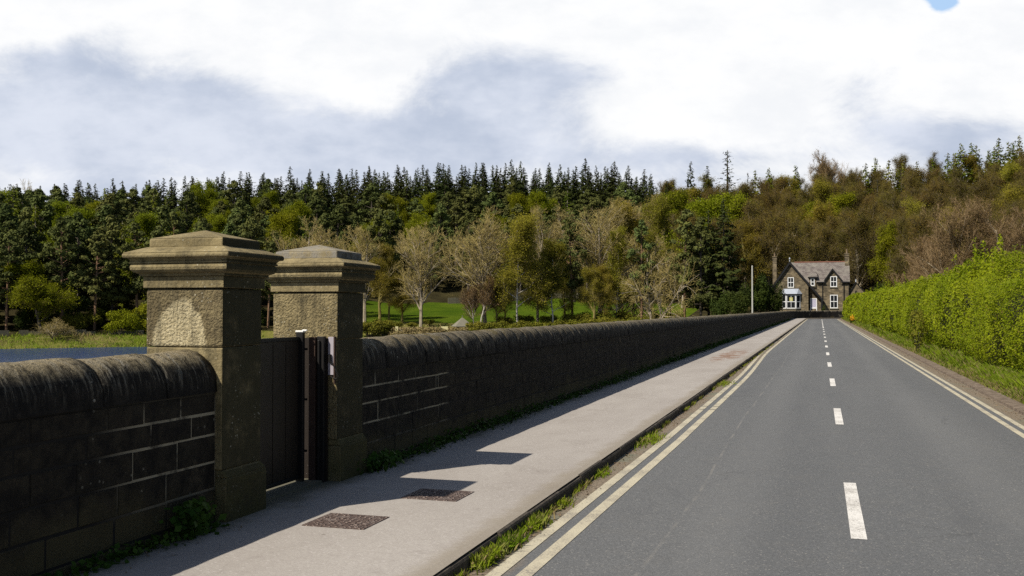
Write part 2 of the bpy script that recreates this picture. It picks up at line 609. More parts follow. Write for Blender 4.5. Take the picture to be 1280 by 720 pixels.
    n = t.noise(p, 0.62, 3, 0.6)
    x, y, z = t.sep(p)
    # repointed only beside the gateway, black elsewhere
    near = t.math('MAXIMUM', t.math('MULTIPLY', t.step(y, 5.1, 5.7), t.step(y, 6.6, 6.4)),
                  t.math('MULTIPLY', t.step(y, 8.6, 8.7), t.step(y, 11.4, 11.2)))
    far = t.step(n, 0.57, 0.70, 0, 0.5)
    k = t.math('MULTIPLY', t.math('MAXIMUM', near, far), t.step(t.noise(p, 2.2, 4, 0.75), 0.34, 0.52))
    k = t.math('MULTIPLY', k, t.math('MULTIPLY', t.step(z, 1.10, 0.98), t.step(z, 0.30, 0.45)))
    t.put(b.inputs['Base Color'], t.mix(k, (0.012, 0.011, 0.010), (0.25, 0.225, 0.165)))
    b.inputs['Roughness'].default_value = 0.95
    M['mortar'] = m_

    # gate pier sandstone
    def sand(name, pits, arch=False, moss=0.0, dk=0.55, grey=False):
        m_, t, b, out = new_mat(name)
        p = pos(t)
        n1 = t.noise(p, 3.2, 6, 0.7)
        n2 = t.noise(p, 14, 6, 0.7)
        n3 = t.noise(p, 60, 4, 0.7)
        c = t.mix(t.step(n1, 0.3, 0.72), (0.150, 0.119, 0.060), (0.285, 0.230, 0.122))
        c = t.mix(t.step(n2, 0.46, 0.70, 0, dk), c, (0.060, 0.052, 0.030))
        c = t.mix(t.step(t.noise(p, 5.0, 7, 0.75, 0.5), 0.54, 0.66, 0, dk + 0.1), c, (0.070, 0.060, 0.036))
        c = t.mix(t.step(n3, 0.52, 0.72, 0, 0.45), c, (0.31, 0.26, 0.16))
        if arch:
            c = t.mix(t.step(n2, 0.3, 0.7, 0.25, 0.75), c, (0.085, 0.066, 0.038))
            x, y, z = t.sep(p)
            wz = t.math('MULTIPLY', t.math('SUBTRACT', n2, 0.5), 0.10)
            dx = t.math('ADD', t.math('SUBTRACT', x, -4.60), t.math('MULTIPLY', wz, 0.5))
            wd = t.step(dx, -0.05, 0.05, 0.285, 0.205)
            ux = t.math('DIVIDE', dx, wd)
            uz = t.math('DIVIDE', t.math('ADD', t.math('SUBTRACT', z, 1.41), wz), 0.375)
            el = t.math('ADD', t.math('POWER', t.math('ABSOLUTE', ux), 1.7), t.math('MULTIPLY', uz, uz))
            fr = t.step(y, 6.52, 6.50)
            k = t.math('MULTIPLY', t.step(el, 1.05, 0.82), fr)
            k = t.math('MULTIPLY', k, t.step(z, 1.405, 1.43))
            clean = t.mix(t.step(n3, 0.35, 0.7), (0.36, 0.30, 0.175), (0.52, 0.45, 0.29))
            c = t.mix(t.math('MULTIPLY', k, 0.9), c, clean)
        c = t.mix(t.step(t.noise(t.scale(p, (9, 9, 0.9)), 1.0, 5, 0.7), 0.52, 0.68, 0, 0.55), c, (0.055, 0.048, 0.030))
        # shade painted into the colour of the face towards the road
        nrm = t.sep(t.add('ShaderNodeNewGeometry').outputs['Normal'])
        face_shade = t.math('MULTIPLY', t.step(nrm[0], 0.55, 0.9), t.step(t.noise(p, 4.5, 5, 0.7), 0.22, 0.50, 0.45, 0.95))
        c = t.mix(face_shade, c, (0.036, 0.033, 0.017))
        lv = t.vor(p, 30)
        lic = t.math('MULTIPLY', t.step(lv, 0.22, 0.12), t.step(t.noise(p, 4.0, 3), 0.52, 0.62))
        c = t.mix(t.math('MULTIPLY', lic, 0.7), c, (0.42, 0.40, 0.32))
        if grey:
            c = t.mix(t.step(n2, 0.32, 0.62, 0.1, 0.75), c, (0.22, 0.21, 0.195))
        if moss:
            c = t.mix(t.math('MULTIPLY', t.step(n1, 0.30, 0.6), moss), c, (0.060, 0.056, 0.020))
        t.put(b.inputs['Base Color'], c)
        b.inputs['Roughness'].default_value = 0.9
        b.inputs['Specular IOR Level'].default_value = 0.15
        pt = t.noise(p, 46, 3, 0.55)
        h = t.math('ADD', t.math('MULTIPLY', t.step(pt, 0.36, 0.6), pits), t.math('MULTIPLY', t.noise(p, 24, 7, 0.75), 1.3))
        t.put(b.inputs['Normal'], t.bump(h, 0.6, 0.009 + 0.005 * pits))
        return m_
    M['sand'] = sand('pier_sandstone', 0.3)
    M['sand_arch'] = sand('pier_rockface', 1.2, True)
    M['sand_pit'] = sand('pier_pitted', 1.4)
    M['sand_cap'] = sand('pier_cap_stone', 0.2, dk=0.4)
    M['sand_grey'] = sand('grey_cap_stone', 0.2, dk=0.4, grey=True)
    M['sand_base'] = sand('pier_plinth_stone', 0.3, moss=0.75)

    M['gate_steel'] = plain('brown_gate_steel', (0.022, 0.016, 0.012), 0.45, 0.35, 5, 0.0, 0.003)
    M['gate_black'] = plain('black_steel', (0.012, 0.011, 0.011), 0.5, 0.3, 9)
    M['gate_rust'] = plain('rusty_steel', (0.045, 0.026, 0.019), 0.65, 0.4, 14, 0.0, 0.003)
    M['plate'] = plain('grey_plate', (0.36, 0.33, 0.37), 0.5, 0.12, 6)
    M['droppings'] = plain('white_droppings', (0.78, 0.77, 0.74), 0.7, 0.1, 20)
    M['iron'] = None
    m_, t, b, out = new_mat('cast_iron_cover')
    p = pos(t)
    v_ = t.vor(p, 34)
    n = t.noise(p, 14, 5, 0.7)
    c = t.mix(t.step(v_, 0.15, 0.45), (0.30, 0.235, 0.205), (0.085, 0.06, 0.052))
    c = t.mix(t.step(n, 0.5, 0.72, 0, 0.6), c, (0.27, 0.23, 0.21))
    t.put(b.inputs['Base Color'], c)
    b.inputs['Roughness'].default_value = 0.7
    t.put(b.inputs['Normal'], t.bump(t.step(v_, 0.5, 0.2), 0.9, 0.012))
    M['iron'] = m_

    # terrain
    m_, t, b, out = new_mat('meadow_grass')
    p = pos(t)
    n1 = t.noise(p, 0.045, 5, 0.6); n2 = t.noise(p, 0.6, 6, 0.7)
    c = t.mix(t.step(n1, 0.35, 0.65), (0.046, 0.080, 0.005), (0.078, 0.112, 0.008))
    c = t.mix(t.step(n2, 0.48, 0.75, 0, 0.6), c, (0.095, 0.125, 0.016))
    c = t.mix(t.step(t.noise(p, 0.16, 5, 0.7), 0.5, 0.68, 0, 0.7), c, (0.032, 0.062, 0.006))
    t.put(b.inputs['Base Color'], c); b.inputs['Roughness'].default_value = 1.0; b.inputs['Specular IOR Level'].default_value = 0.02
    t.put(b.inputs['Normal'], t.bump(t.noise(p, 3, 6, 0.75), 1.0, 0.25))
    M['meadow'] = m_
    m_, t, b, out = new_mat('rough_bank_grass')
    p = pos(t)
    n1 = t.noise(p, 0.16, 6, 0.72); n2 = t.noise(p, 0.9, 6, 0.8)
    c = t.mix(t.step(n1, 0.38, 0.62), (0.110, 0.145, 0.020), (0.200, 0.185, 0.050))
    c = t.mix(t.step(n2, 0.48, 0.72, 0, 0.7), c, (0.17, 0.125, 0.060))
    t.put(b.inputs['Base Color'], c); b.inputs['Roughness'].default_value = 1.0; b.inputs['Specular IOR Level'].default_value = 0.025
    t.put(b.inputs['Normal'], t.bump(t.noise(p, 2.5, 6, 0.8), 1.0, 0.4))
    M['bank'] = m_
    m_, t, b, out = new_mat('forest_floor')
    p = pos(t)
    n1 = t.noise(p, 0.2, 5, 0.65); n2 = t.noise(p, 1.3, 6, 0.75)
    c = t.mix(t.step(n1, 0.35, 0.65), (0.026, 0.022, 0.011), (0.050, 0.042, 0.018))
    c = t.mix(t.step(n2, 0.5, 0.75, 0, 0.5), c, (0.022, 0.034, 0.010))
    t.put(b.inputs['Base Color'], c); b.inputs['Roughness'].default_value = 1.0; b.inputs['Specular IOR Level'].default_value = 0.025
    t.put(b.inputs['Normal'], t.bump(n2, 1.0, 0.4))
    M['forest'] = m_
    m_, t, b, out = new_mat('verge_soil')
    p = pos(t)
    n1 = t.noise(p, 1.2, 5, 0.65); n2 = t.noise(p, 9, 6, 0.75)
    c = t.mix(t.step(n1, 0.38, 0.62), (0.045, 0.075, 0.012), (0.125, 0.105, 0.045))
    c = t.mix(t.step(n2, 0.5, 0.75, 0, 0.6), c, (0.14, 0.10, 0.06))
    t.put(b.inputs['Base Color'], c); b.inputs['Roughness'].default_value = 1.0; b.inputs['Specular IOR Level'].default_value = 0.025
    t.put(b.inputs['Normal'], t.bump(n2, 1.0, 0.06))
    M['verge'] = m_
    m_, t, b, out = new_mat('reservoir_water')
    p = pos(t)
    h = t.math('ADD', t.noise(t.scale(p, (1.0, 1.6, 1)), 1.1, 4, 0.6), t.math('MULTIPLY', t.noise(p, 0.25, 3, 0.5), 1.2))
    b.inputs['Base Color'].default_value = (0.020, 0.040, 0.115, 1)
    b.inputs['Roughness'].default_value = 0.16
    b.inputs['IOR'].default_value = 1.33
    b.inputs['Specular IOR Level'].default_value = 0.5
    t.put(b.inputs['Normal'], t.bump(h, 1.0, 0.32))
    M['water'] = m_

    # foliage and bark
    M['hedge'] = leaf_mat('hedge_leaf', [(0.145, 0.190, 0.006), (0.240, 0.278, 0.010), (0.100, 0.136, 0.006)], 0.38, 0.5, 0.55, 0.0, 7.0, 0.0, True)
    M['hedge_core'] = plain('hedge_twigs', (0.028, 0.026, 0.010), 0.95, 0.5, 6)
    M['grass'] = leaf_mat('grass_blade', [(0.135, 0.195, 0.010), (0.210, 0.265, 0.018), (0.27, 0.26, 0.08)], 0.35, 0.6, 1.2, 0.1, 7.0, 0.01)
    M['dry'] = leaf_mat('dry_grass', [(0.30, 0.235, 0.11), (0.22, 0.165, 0.08), (0.20, 0.21, 0.06)], 0.3, 0.8, 1.2, 0.1, 7.0, 0.0)
    M['litter'] = leaf_mat('dead_leaf', [(0.11, 0.075, 0.045), (0.20, 0.145, 0.085), (0.07, 0.05, 0.035)], 0.05, 0.9, 30.0, 0.0, 80.0, 0.0)
    M['weed'] = leaf_mat('weed_leaf', [(0.030, 0.070, 0.010), (0.060, 0.105, 0.016), (0.022, 0.045, 0.010)], 0.25, 0.5, 4.0, 0.1, 14.0, 0.0)
    M['spruce'] = leaf_mat('spruce_needles', [(0.028, 0.036, 0.011), (0.042, 0.052, 0.013), (0.062, 0.071, 0.015)], 0.12, 0.7, 0.45, 0.28, 2.0)
    M['pine'] = leaf_mat('pine_needles', [(0.068, 0.082, 0.026), (0.096, 0.110, 0.032), (0.115, 0.124, 0.026)], 0.12, 0.7, 0.4, 0.28, 2.0, 0.025)
    M['larch'] = leaf_mat('larch_needles', [(0.105, 0.130, 0.012), (0.145, 0.165, 0.016), (0.080, 0.100, 0.014)], 0.3, 0.7, 0.4, 0.22, 2.0, 0.02)
    M['bud_olive'] = leaf_mat('olive_buds', [(0.215, 0.190, 0.022), (0.265, 0.222, 0.030), (0.175, 0.168, 0.018)], 0.45, 0.7, 0.4, 0.2, 2.0, 0.02)
    M['bud_brown'] = leaf_mat('brown_buds', [(0.120, 0.096, 0.022), (0.160, 0.112, 0.026), (0.112, 0.118, 0.017)], 0.15, 0.8, 0.3, 0.22, 1.5, 0.018)
    M['bud_pink'] = leaf_mat('reddish_buds', [(0.165, 0.108, 0.045), (0.20, 0.132, 0.055), (0.15, 0.118, 0.038)], 0.15, 0.8, 0.3, 0.2, 1.5, 0.012)
    M['bud_tan'] = leaf_mat('tan_buds', [(0.21, 0.165, 0.042), (0.26, 0.20, 0.055), (0.18, 0.155, 0.03)], 0.15, 0.8, 0.3, 0.15, 1.5, 0.012)
    M['leaf_lime'] = leaf_mat('fresh_leaf', [(0.155, 0.178, 0.008), (0.215, 0.230, 0.012), (0.120, 0.138, 0.010)], 0.35, 0.6, 0.4, 0.15, 2.0, 0.015)
    M['leaf_bright'] = leaf_mat('lime_leaf', [(0.155, 0.235, 0.008), (0.20, 0.285, 0.010), (0.115, 0.18, 0.008)], 0.35, 0.6, 0.4, 0.1, 2.0, 0.0)
    M['shrub'] = leaf_mat('evergreen_leaf', [(0.028, 0.042, 0.010), (0.046, 0.062, 0.012), (0.065, 0.080, 0.014)], 0.15, 0.6, 0.6, 0.15, 2.5, 0.01)
    M['gorse'] = leaf_mat('scrub_leaf', [(0.115, 0.120, 0.014), (0.165, 0.155, 0.020), (0.075, 0.085, 0.014)], 0.2, 0.7, 0.5, 0.15, 2.5, 0.01)
    M['bark_dark'] = bark_mat('dark_bark', (0.050, 0.040, 0.032), (0.105, 0.086, 0.068))
    M['bark_pine'] = bark_mat('pine_bark', (0.13, 0.075, 0.045), (0.26, 0.155, 0.090))
    M['bark_pale'] = bark_mat('pale_bark', (0.20, 0.165, 0.115), (0.34, 0.29, 0.215))
    M['bark_birch'] = bark_mat('birch_bark', (0.34, 0.30, 0.25), (0.62, 0.57, 0.49))
    M['twig_tan'] = bark_mat('tan_twigs', (0.23, 0.178, 0.060), (0.38, 0.30, 0.108))
    M['twig_olive'] = bark_mat('olive_twigs', (0.145, 0.118, 0.036), (0.235, 0.190, 0.065))
    M['twig_brown'] = bark_mat('brown_twigs', (0.072, 0.055, 0.028), (0.135, 0.103, 0.054))
    M['twig_pink'] = bark_mat('reddish_twigs', (0.140, 0.095, 0.048), (0.25, 0.175, 0.095))

    # house
    m_, t, b, out = new_mat('house_stone')
    p = obj_co(t)
    br = t.add('ShaderNodeTexBrick')
    x, y, z = t.sep(p)
    cmb = t.add('ShaderNodeCombineXYZ')
    t.put(cmb.inputs[0], t.math('ADD', x, y)); t.put(cmb.inputs[1], z)
    t.put(br.inputs['Vector'], cmb.outputs[0])
    br.inputs['Scale'].default_value = 1.0
    br.inputs['Brick Width'].default_value = 0.62
    br.inputs['Row Height'].default_value = 0.27
    br.inputs['Mortar Size'].default_value = 0.022
    br.inputs['Color1'].default_value = (0.075, 0.060, 0.038, 1)
    br.inputs['Color2'].default_value = (0.255, 0.200, 0.120, 1)
    br.inputs['Mortar'].default_value = (0.15, 0.13, 0.10, 1)
    n = t.noise(p, 1.3, 5, 0.7)
    t.put(b.inputs['Base Color'], t.mix(t.step(n, 0.38, 0.68, 0, 0.8), br.outputs[0], (0.060, 0.048, 0.030)))
    b.inputs['Roughness'].default_value = 0.9
    t.put(b.inputs['Normal'], t.bump(br.outputs['Fac'], -0.4, 0.03))
    M['house_stone'] = m_
    m_, t, b, out = new_mat('roof_slates')
    p = obj_co(t)
    x, y, z = t.sep(p)
    br = t.add('ShaderNodeTexBrick')
    cmb = t.add('ShaderNodeCombineXYZ')
    t.put(cmb.inputs[0], t.math('ADD', x, t.math('MULTIPLY', y, 0.02))); t.put(cmb.inputs[1], z)
    t.put(br.inputs['Vector'], cmb.outputs[0])
    br.inputs['Scale'].default_value = 1.0
    br.inputs['Brick Width'].default_value = 0.45; br.inputs['Row Height'].default_value = 0.24
    br.inputs['Mortar Size'].default_value = 0.02
    br.inputs['Color1'].default_value = (0.095, 0.080, 0.074, 1); br.inputs['Color2'].default_value = (0.185, 0.160, 0.148, 1)
    br.inputs['Mortar'].default_value = (0.05, 0.04, 0.04, 1)
    n = t.noise(p, 0.8, 5, 0.7)
    t.put(b.inputs['Base Color'], t.mix(t.step(n, 0.42, 0.62, 0, 0.7), br.outputs[0], (0.19, 0.175, 0.15)))
    b.inputs['Roughness'].default_value = 0.75
    M['slates'] = m_
    M['ridge_tile'] = plain('red_ridge_tile', (0.19, 0.085, 0.06), 0.8, 0.25, 3)
    M['lead'] = plain('lead_sheet', (0.33, 0.36, 0.42), 0.5, 0.12, 3)
    M['black_paint'] = plain('black_painted_wood', (0.012, 0.012, 0.013), 0.45, 0.2, 3)
    M['white_wood'] = plain('white_painted_wood', (0.72, 0.73, 0.74), 0.5, 0.05, 3)
    M['door_paint'] = plain('pale_lilac_door', (0.42, 0.41, 0.52), 0.5, 0.08, 3)
    M['curtain'] = plain('yellow_blind', (0.45, 0.42, 0.12), 0.8, 0.3, 4)
    m_, t, b, out = new_mat('window_glass')
    b.inputs['Base Color'].default_value = (0.012, 0.014, 0.018, 1)
    b.inputs['Roughness'].default_value = 0.08
    b.inputs['Specular IOR Level'].default_value = 0.3
    M['glass'] = m_
    M['pot'] = plain('clay_pot', (0.17, 0.125, 0.08), 0.85, 0.25, 5)
    M['pole'] = plain('galvanised_pole', (0.40, 0.39, 0.35), 0.5, 0.15, 6)
    M['wood_pale'] = plain('weathered_board', (0.46, 0.40, 0.26), 0.8, 0.2, 6)
    M['sign_yellow'] = plain('pale_yellow_board', (0.62, 0.56, 0.30), 0.6, 0.12, 6)
    M['hut_roof'] = plain('grey_stone_slab_roof', (0.17, 0.158, 0.12), 0.85, 0.3, 2.5)
    M['drywall'] = plain('dry_stone_wall', (0.105, 0.095, 0.068), 0.95, 0.5, 2.5, 0.0, 0.05)
    M['orange'] = leaf_mat('orange_petal', [(0.75, 0.30, 0.02), (0.80, 0.42, 0.03)], 0.3, 0.6, 6.0, 0.05, 14.0, 0.0)


build_materials()

# ------------------------------------------------------------------ the ground
# skyline of the wooded hill, as (bearing column, row of the tree tops)
SKY = [(-400, 240), (-60, 236), (40, 232), (120, 226), (200, 224), (250, 214), (300, 212), (400, 210), (500, 202), (570, 197), (650, 199), (700, 201), (760, 198),
       (800, 210), (840, 226), (870, 226), (910, 222), (970, 216), (1030, 205), (1100, 203), (1160, 195), (1220, 184), (1280, 172), (1400, 166), (1700, 170)]
SKX = np.array([a for a, b in SKY]); SKYY = np.array([b for a, b in SKY])
RIDGE_R = 335.0
TREE_TOP = 21.0


def smooth(x, a, b):
    t = np.clip((x - a) / (b - a), 0, 1)
    return t * t * (3 - 2 * t)


def hill(px, r):
    """height of the far bank and hillside by bearing and range"""
    sk = np.interp(px, SKX, SKYY)
    zd = RIDGE_R * np.cos(np.arctan((px - 640.0) / F))
    ridge = EYE + (YH - sk) / F * zd - TREE_TOP
    left = 1 - smooth(px, 330, 480)
    right = smooth(px, 860, 960)
    shore = -4.9 * (1 - smooth(px, 800, 930)) - 0.4 * smooth(px, 800, 930)
    bank = -2.7 * left + -1.4 * (1 - left - right) + -0.1 * right
    mid = 9.0 * left + 3.7 * (1 - left - right) + 2.2 * right
    midr = 250.0
    z = np.where(r < 172, shore - (172 - r) * 0.25 * (1 - smooth(px, 800, 930)), 0.0)
    z = np.where((r >= 172) & (r < 187), shore + (bank - shore) * smooth(r, 172, 187), z)
    z = np.where((r >= 187) & (r < midr), bank + (mid - bank) * ((r - 187) / (midr - 187)) ** 1.15, z)
    z = np.where((r >= midr) & (r < RIDGE_R), mid + (ridge - mid) * ((r - midr) / (RIDGE_R - midr)), z)
    z = np.where((r >= RIDGE_R) & (r < 430), ridge + 3.0 * smooth(r, RIDGE_R, 430), z)
    z = np.where(r >= 430, (ridge + 3.0) * (1 - smooth(r, 430, 1300)) - 6.0 * smooth(r, 430, 1300), z)
    return z


def ground(x, y):
    x = np.asarray(x, dtype=float); y = np.asarray(y, dtype=float)
    r = np.hypot(x, y)
    al = np.arctan2(-x, np.maximum(y, 1e-6))
    al = np.where(y <= 0, np.where(x < 0, math.pi / 2, -math.pi / 2), al)
    px = 640.0 + F * np.tan(np.clip(TH - al, -0.9, 0.9))
    px = np.clip(px, -400, 1700)
    far = hill(px, r)
    # near ground: dam crest, reservoir bed on the left, falling land on the right
    near = np.full_like(x, -0.06)
    near = np.where(x < -4.9, -0.25 - np.minimum((-4.9 - x) * 1.4, 9.0), near)
    near = np.where(x > 6.4, -0.02 - np.minimum((x - 6.4) * 0.16, 5.0), near)
    k = smooth(r, 165, 176)
    k = np.where(x >= -4.9, smooth(r, 190, 225), k)
    k = np.where(x > 30, smooth(r, 110, 225), k)
    z = near * (1 - k) + far * k
    # flat platform for the house and its garden
    hx = smooth(np.abs(x - 0), 16, 8); hy = smooth(np.abs(y - 203), 26, 17)
    h = hx * hy
    return z * (1 - h) + (-0.06) * h


xs = np.concatenate([[-1600, -1200, -900, -700], np.arange(-560, -30, 9.0), np.arange(-30, -5.5, 4.0), [-5.3, -4.9, 0.0, 3.3, 6.4], np.arange(9, 120, 6.0), [130, 150, 180, 220, 280, 360, 480, 700, 1000, 1600]])
ys = np.concatenate([[-1500, -900, -500, -250, -120, -60, -30, -15, 0], np.arange(10, 150, 10.0), np.arange(150, 470, 6.0), [490, 520, 560, 620, 700, 850, 1050, 1300, 1700]])
GX, GY = np.meshgrid(xs, ys, indexing='ij')
GZ = ground(GX, GY)
nx, ny = GX.shape
mb = MB()
mb.v = [tuple(p) for p in np.stack([GX, GY, GZ], -1).reshape(-1, 3)]
for i in range(nx - 1):
    for j in range(ny - 1):
        cx = (xs[i] + xs[i + 1]) / 2; cy = (ys[j] + ys[j + 1]) / 2
        r = math.hypot(cx, cy)
        al = math.atan2(-cx, max(cy, 1e-6))
        px = float(px_of(al)) if cy > 0 else -400
        mi = 2
        edge = 248 + 5 * math.sin(px * 0.02)
        if r < 186 and cx < -4: mi = 1
        elif 405 < px < 862 and r < edge: mi = 0 if r > 194 else 1
        elif cx > -4.9 and r < 190: mi = 3
        mb.f.append((i * ny + j, (i + 1) * ny + j, (i + 1) * ny + j + 1, i * ny + j + 1))
        mb.m.append(mi)
struct(mb.build('terrain', [M['meadow'], M['bank'], M['forest'], M['verge']], smooth=True))

mb = MB()
mb.poly([(-420, -260, -4.6), (-5.4, -260, -4.6), (-5.4, 200, -4.6), (-420, 200, -4.6)])
struct(mb.build('reservoir_water', M['water']))


def strip(name, mat, ts, zs, s_list, kind=True):
    """a sheet swept along the road; ts are offsets to the left, zs heights"""
    mb = MB()
    k = len(ts)
    for s in s_list:
        for t, z in zip(ts, zs):
            x, y = P(s, t(s) if callable(t) else t)
            mb.v.append((x, y, z))
    for i in range(len(s_list) - 1):
        for j in range(k - 1):
            mb.f.append((i * k + j, (i + 1) * k + j, (i + 1) * k + j + 1, i * k + j + 1)); mb.m.append(0)
    o = mb.build(name, mat)
    return struct(o) if kind else o


SL = list(np.arange(-14, S0, 2.0)) + list(np.arange(S0, S0 + 23, 1.0)) + list(np.arange(S0 + 23, S0 + 60, 4))
strip('road', M['asphalt'], [2.22, -3.12], [0.0, 0.0], SL)
strip('footpath', M['pavement'], [4.36, 2.30, 2.222], [0.11, 0.11, 0.104], SL)
mb = MB()
krg = random.Random(4)
ks = -14.0
while ks < S0 + 24:
    kl = krg.uniform(0.75, 1.1); ke = ks + kl - 0.012
    o_, zt_ = krg.uniform(-0.008, 0.010), 0.101 + krg.uniform(-0.012, 0.006)
    n_ = 1 if ks < S0 - 1 else 3
    prof_ = [(2.235, zt_ - 0.01), (2.232, zt_), (2.200 + o_, zt_ - 0.003), (2.190 + o_, zt_ - 0.018), (2.184 + o_, -0.03)]
    rows = [[P(ks + (ke - ks) * q / n_, t_) + (z_,) for t_, z_ in prof_] for q in range(n_ + 1)]
    vs = [p_ for r_ in rows for p_ in r_]
    fs = [(q * 5 + k_, q * 5 + k_ + 1, (q + 1) * 5 + k_ + 1, (q + 1) * 5 + k_) for q in range(n_) for k_ in range(4)]
    fs += [(0, 1, 2, 3, 4), tuple(n_ * 5 + k_ for k_ in (4, 3, 2, 1, 0))]
    mb.mesh(vs, fs)
    ks += kl
struct(mb.build('kerb', M['kerb']))
strip('low_kerb', M['low_kerb'], [-3.08, -3.09, -3.34, -3.36], [-0.02, 0.045, 0.055, -0.02], SL)
strip('grass_verge', M['verge'], [-3.345, -4.0, -5.2, -7.5], [0.03, 0.07, 0.16, 0.10], SL)


# painted markings
def yl(s):
    k = 0.24 * smooth(s, 23, 42)
    return 1.975 + 0.010 * max(0, 13 - s) + float(k)


def ribbon(name, mat, fa, fb, sl, z=0.004):
    mb = MB()
    for s in sl:
        for f in (fa, fb):
            x, y = P(s, f(s)); mb.v.append((x, y, z))
    for i in range(len(sl) - 1):
        mb.f.append((2 * i, 2 * i + 2, 2 * i + 3, 2 * i + 1)); mb.m.append(0)
    return struct(mb.build(name, mat))


s_a = [s for s in np.arange(-12, 17.01, 0.5)]
s_b = [17.08, 17.55]
s_c = [17.62] + [s for s in SL if s > 17.8 and s < S0 + 21]
for sl, nm in ((s_a, 'yellow_line'), (s_b, 'yellow_line'), (s_c, 'yellow_line')):
    ribbon(nm, M['yellow_paint'], lambda s: yl(s) + 0.00, lambda s: yl(s) - 0.095, sl)
    ribbon(nm, M['yellow_paint'], lambda s: yl(s) - 0.185, lambda s: yl(s) - 0.285, sl)
sl = [s for s in SL if s < S0 + 21]
ribbon('yellow_line', M['yellow_paint'], lambda s: -2.54, lambda s: -2.63, sl)
ribbon('yellow_line', M['yellow_paint'], lambda s: -2.715, lambda s: -2.805, sl)


def px_s(py, t):
    """distance along the road of the ground point at photo row py with left offset t"""
    z = F * EYE / (py - YH)
    return (z - t * math.sin(TH)) / math.cos(TH)


dashes = [(673, 603), (535, 512), (485, 473), (458.5, 450.5)]
sd = [(px_s(a, -0.27), px_s(b, -0.27)) for a, b in dashes]
per = sd[1][0] - sd[0][0]
print('dash starts', sd, 'period', per)
per = (sd[3][0] - sd[0][0]) / 3.0
ln = sd[0][1] - sd[0][0]
k = 0
mb = MB()
s = sd[0][0]
while s < S0 + 22:
    tt = -0.265 + 0.0
    w_ = 0.057
    e = s + (ln if s < 90 else per * 0.6)
    n_ = 2 if s < S0 - 6 else 5
    for i in range(n_):
        a, b_ = s + (e - s) * i / n_, s + (e - s) * (i + 1) / n_
        mb.poly([P(a, tt + w_) + (0.004,), P(a, tt - w_) + (0.004,), P(b_, tt - w_) + (0.004,), P(b_, tt + w_) + (0.004,)][::-1])
    s += per
struct(mb.build('centre_line', M['white_paint']))

# ------------------------------------------------------------------ parapet walls
PZ = 0.11                        # top of the footpath
COURSES = [0.05, 0.27, 0.47, 0.665, 0.85, 1.03, 1.075]
FACE = 4.31
WALL_TOP = PZ + 1.29


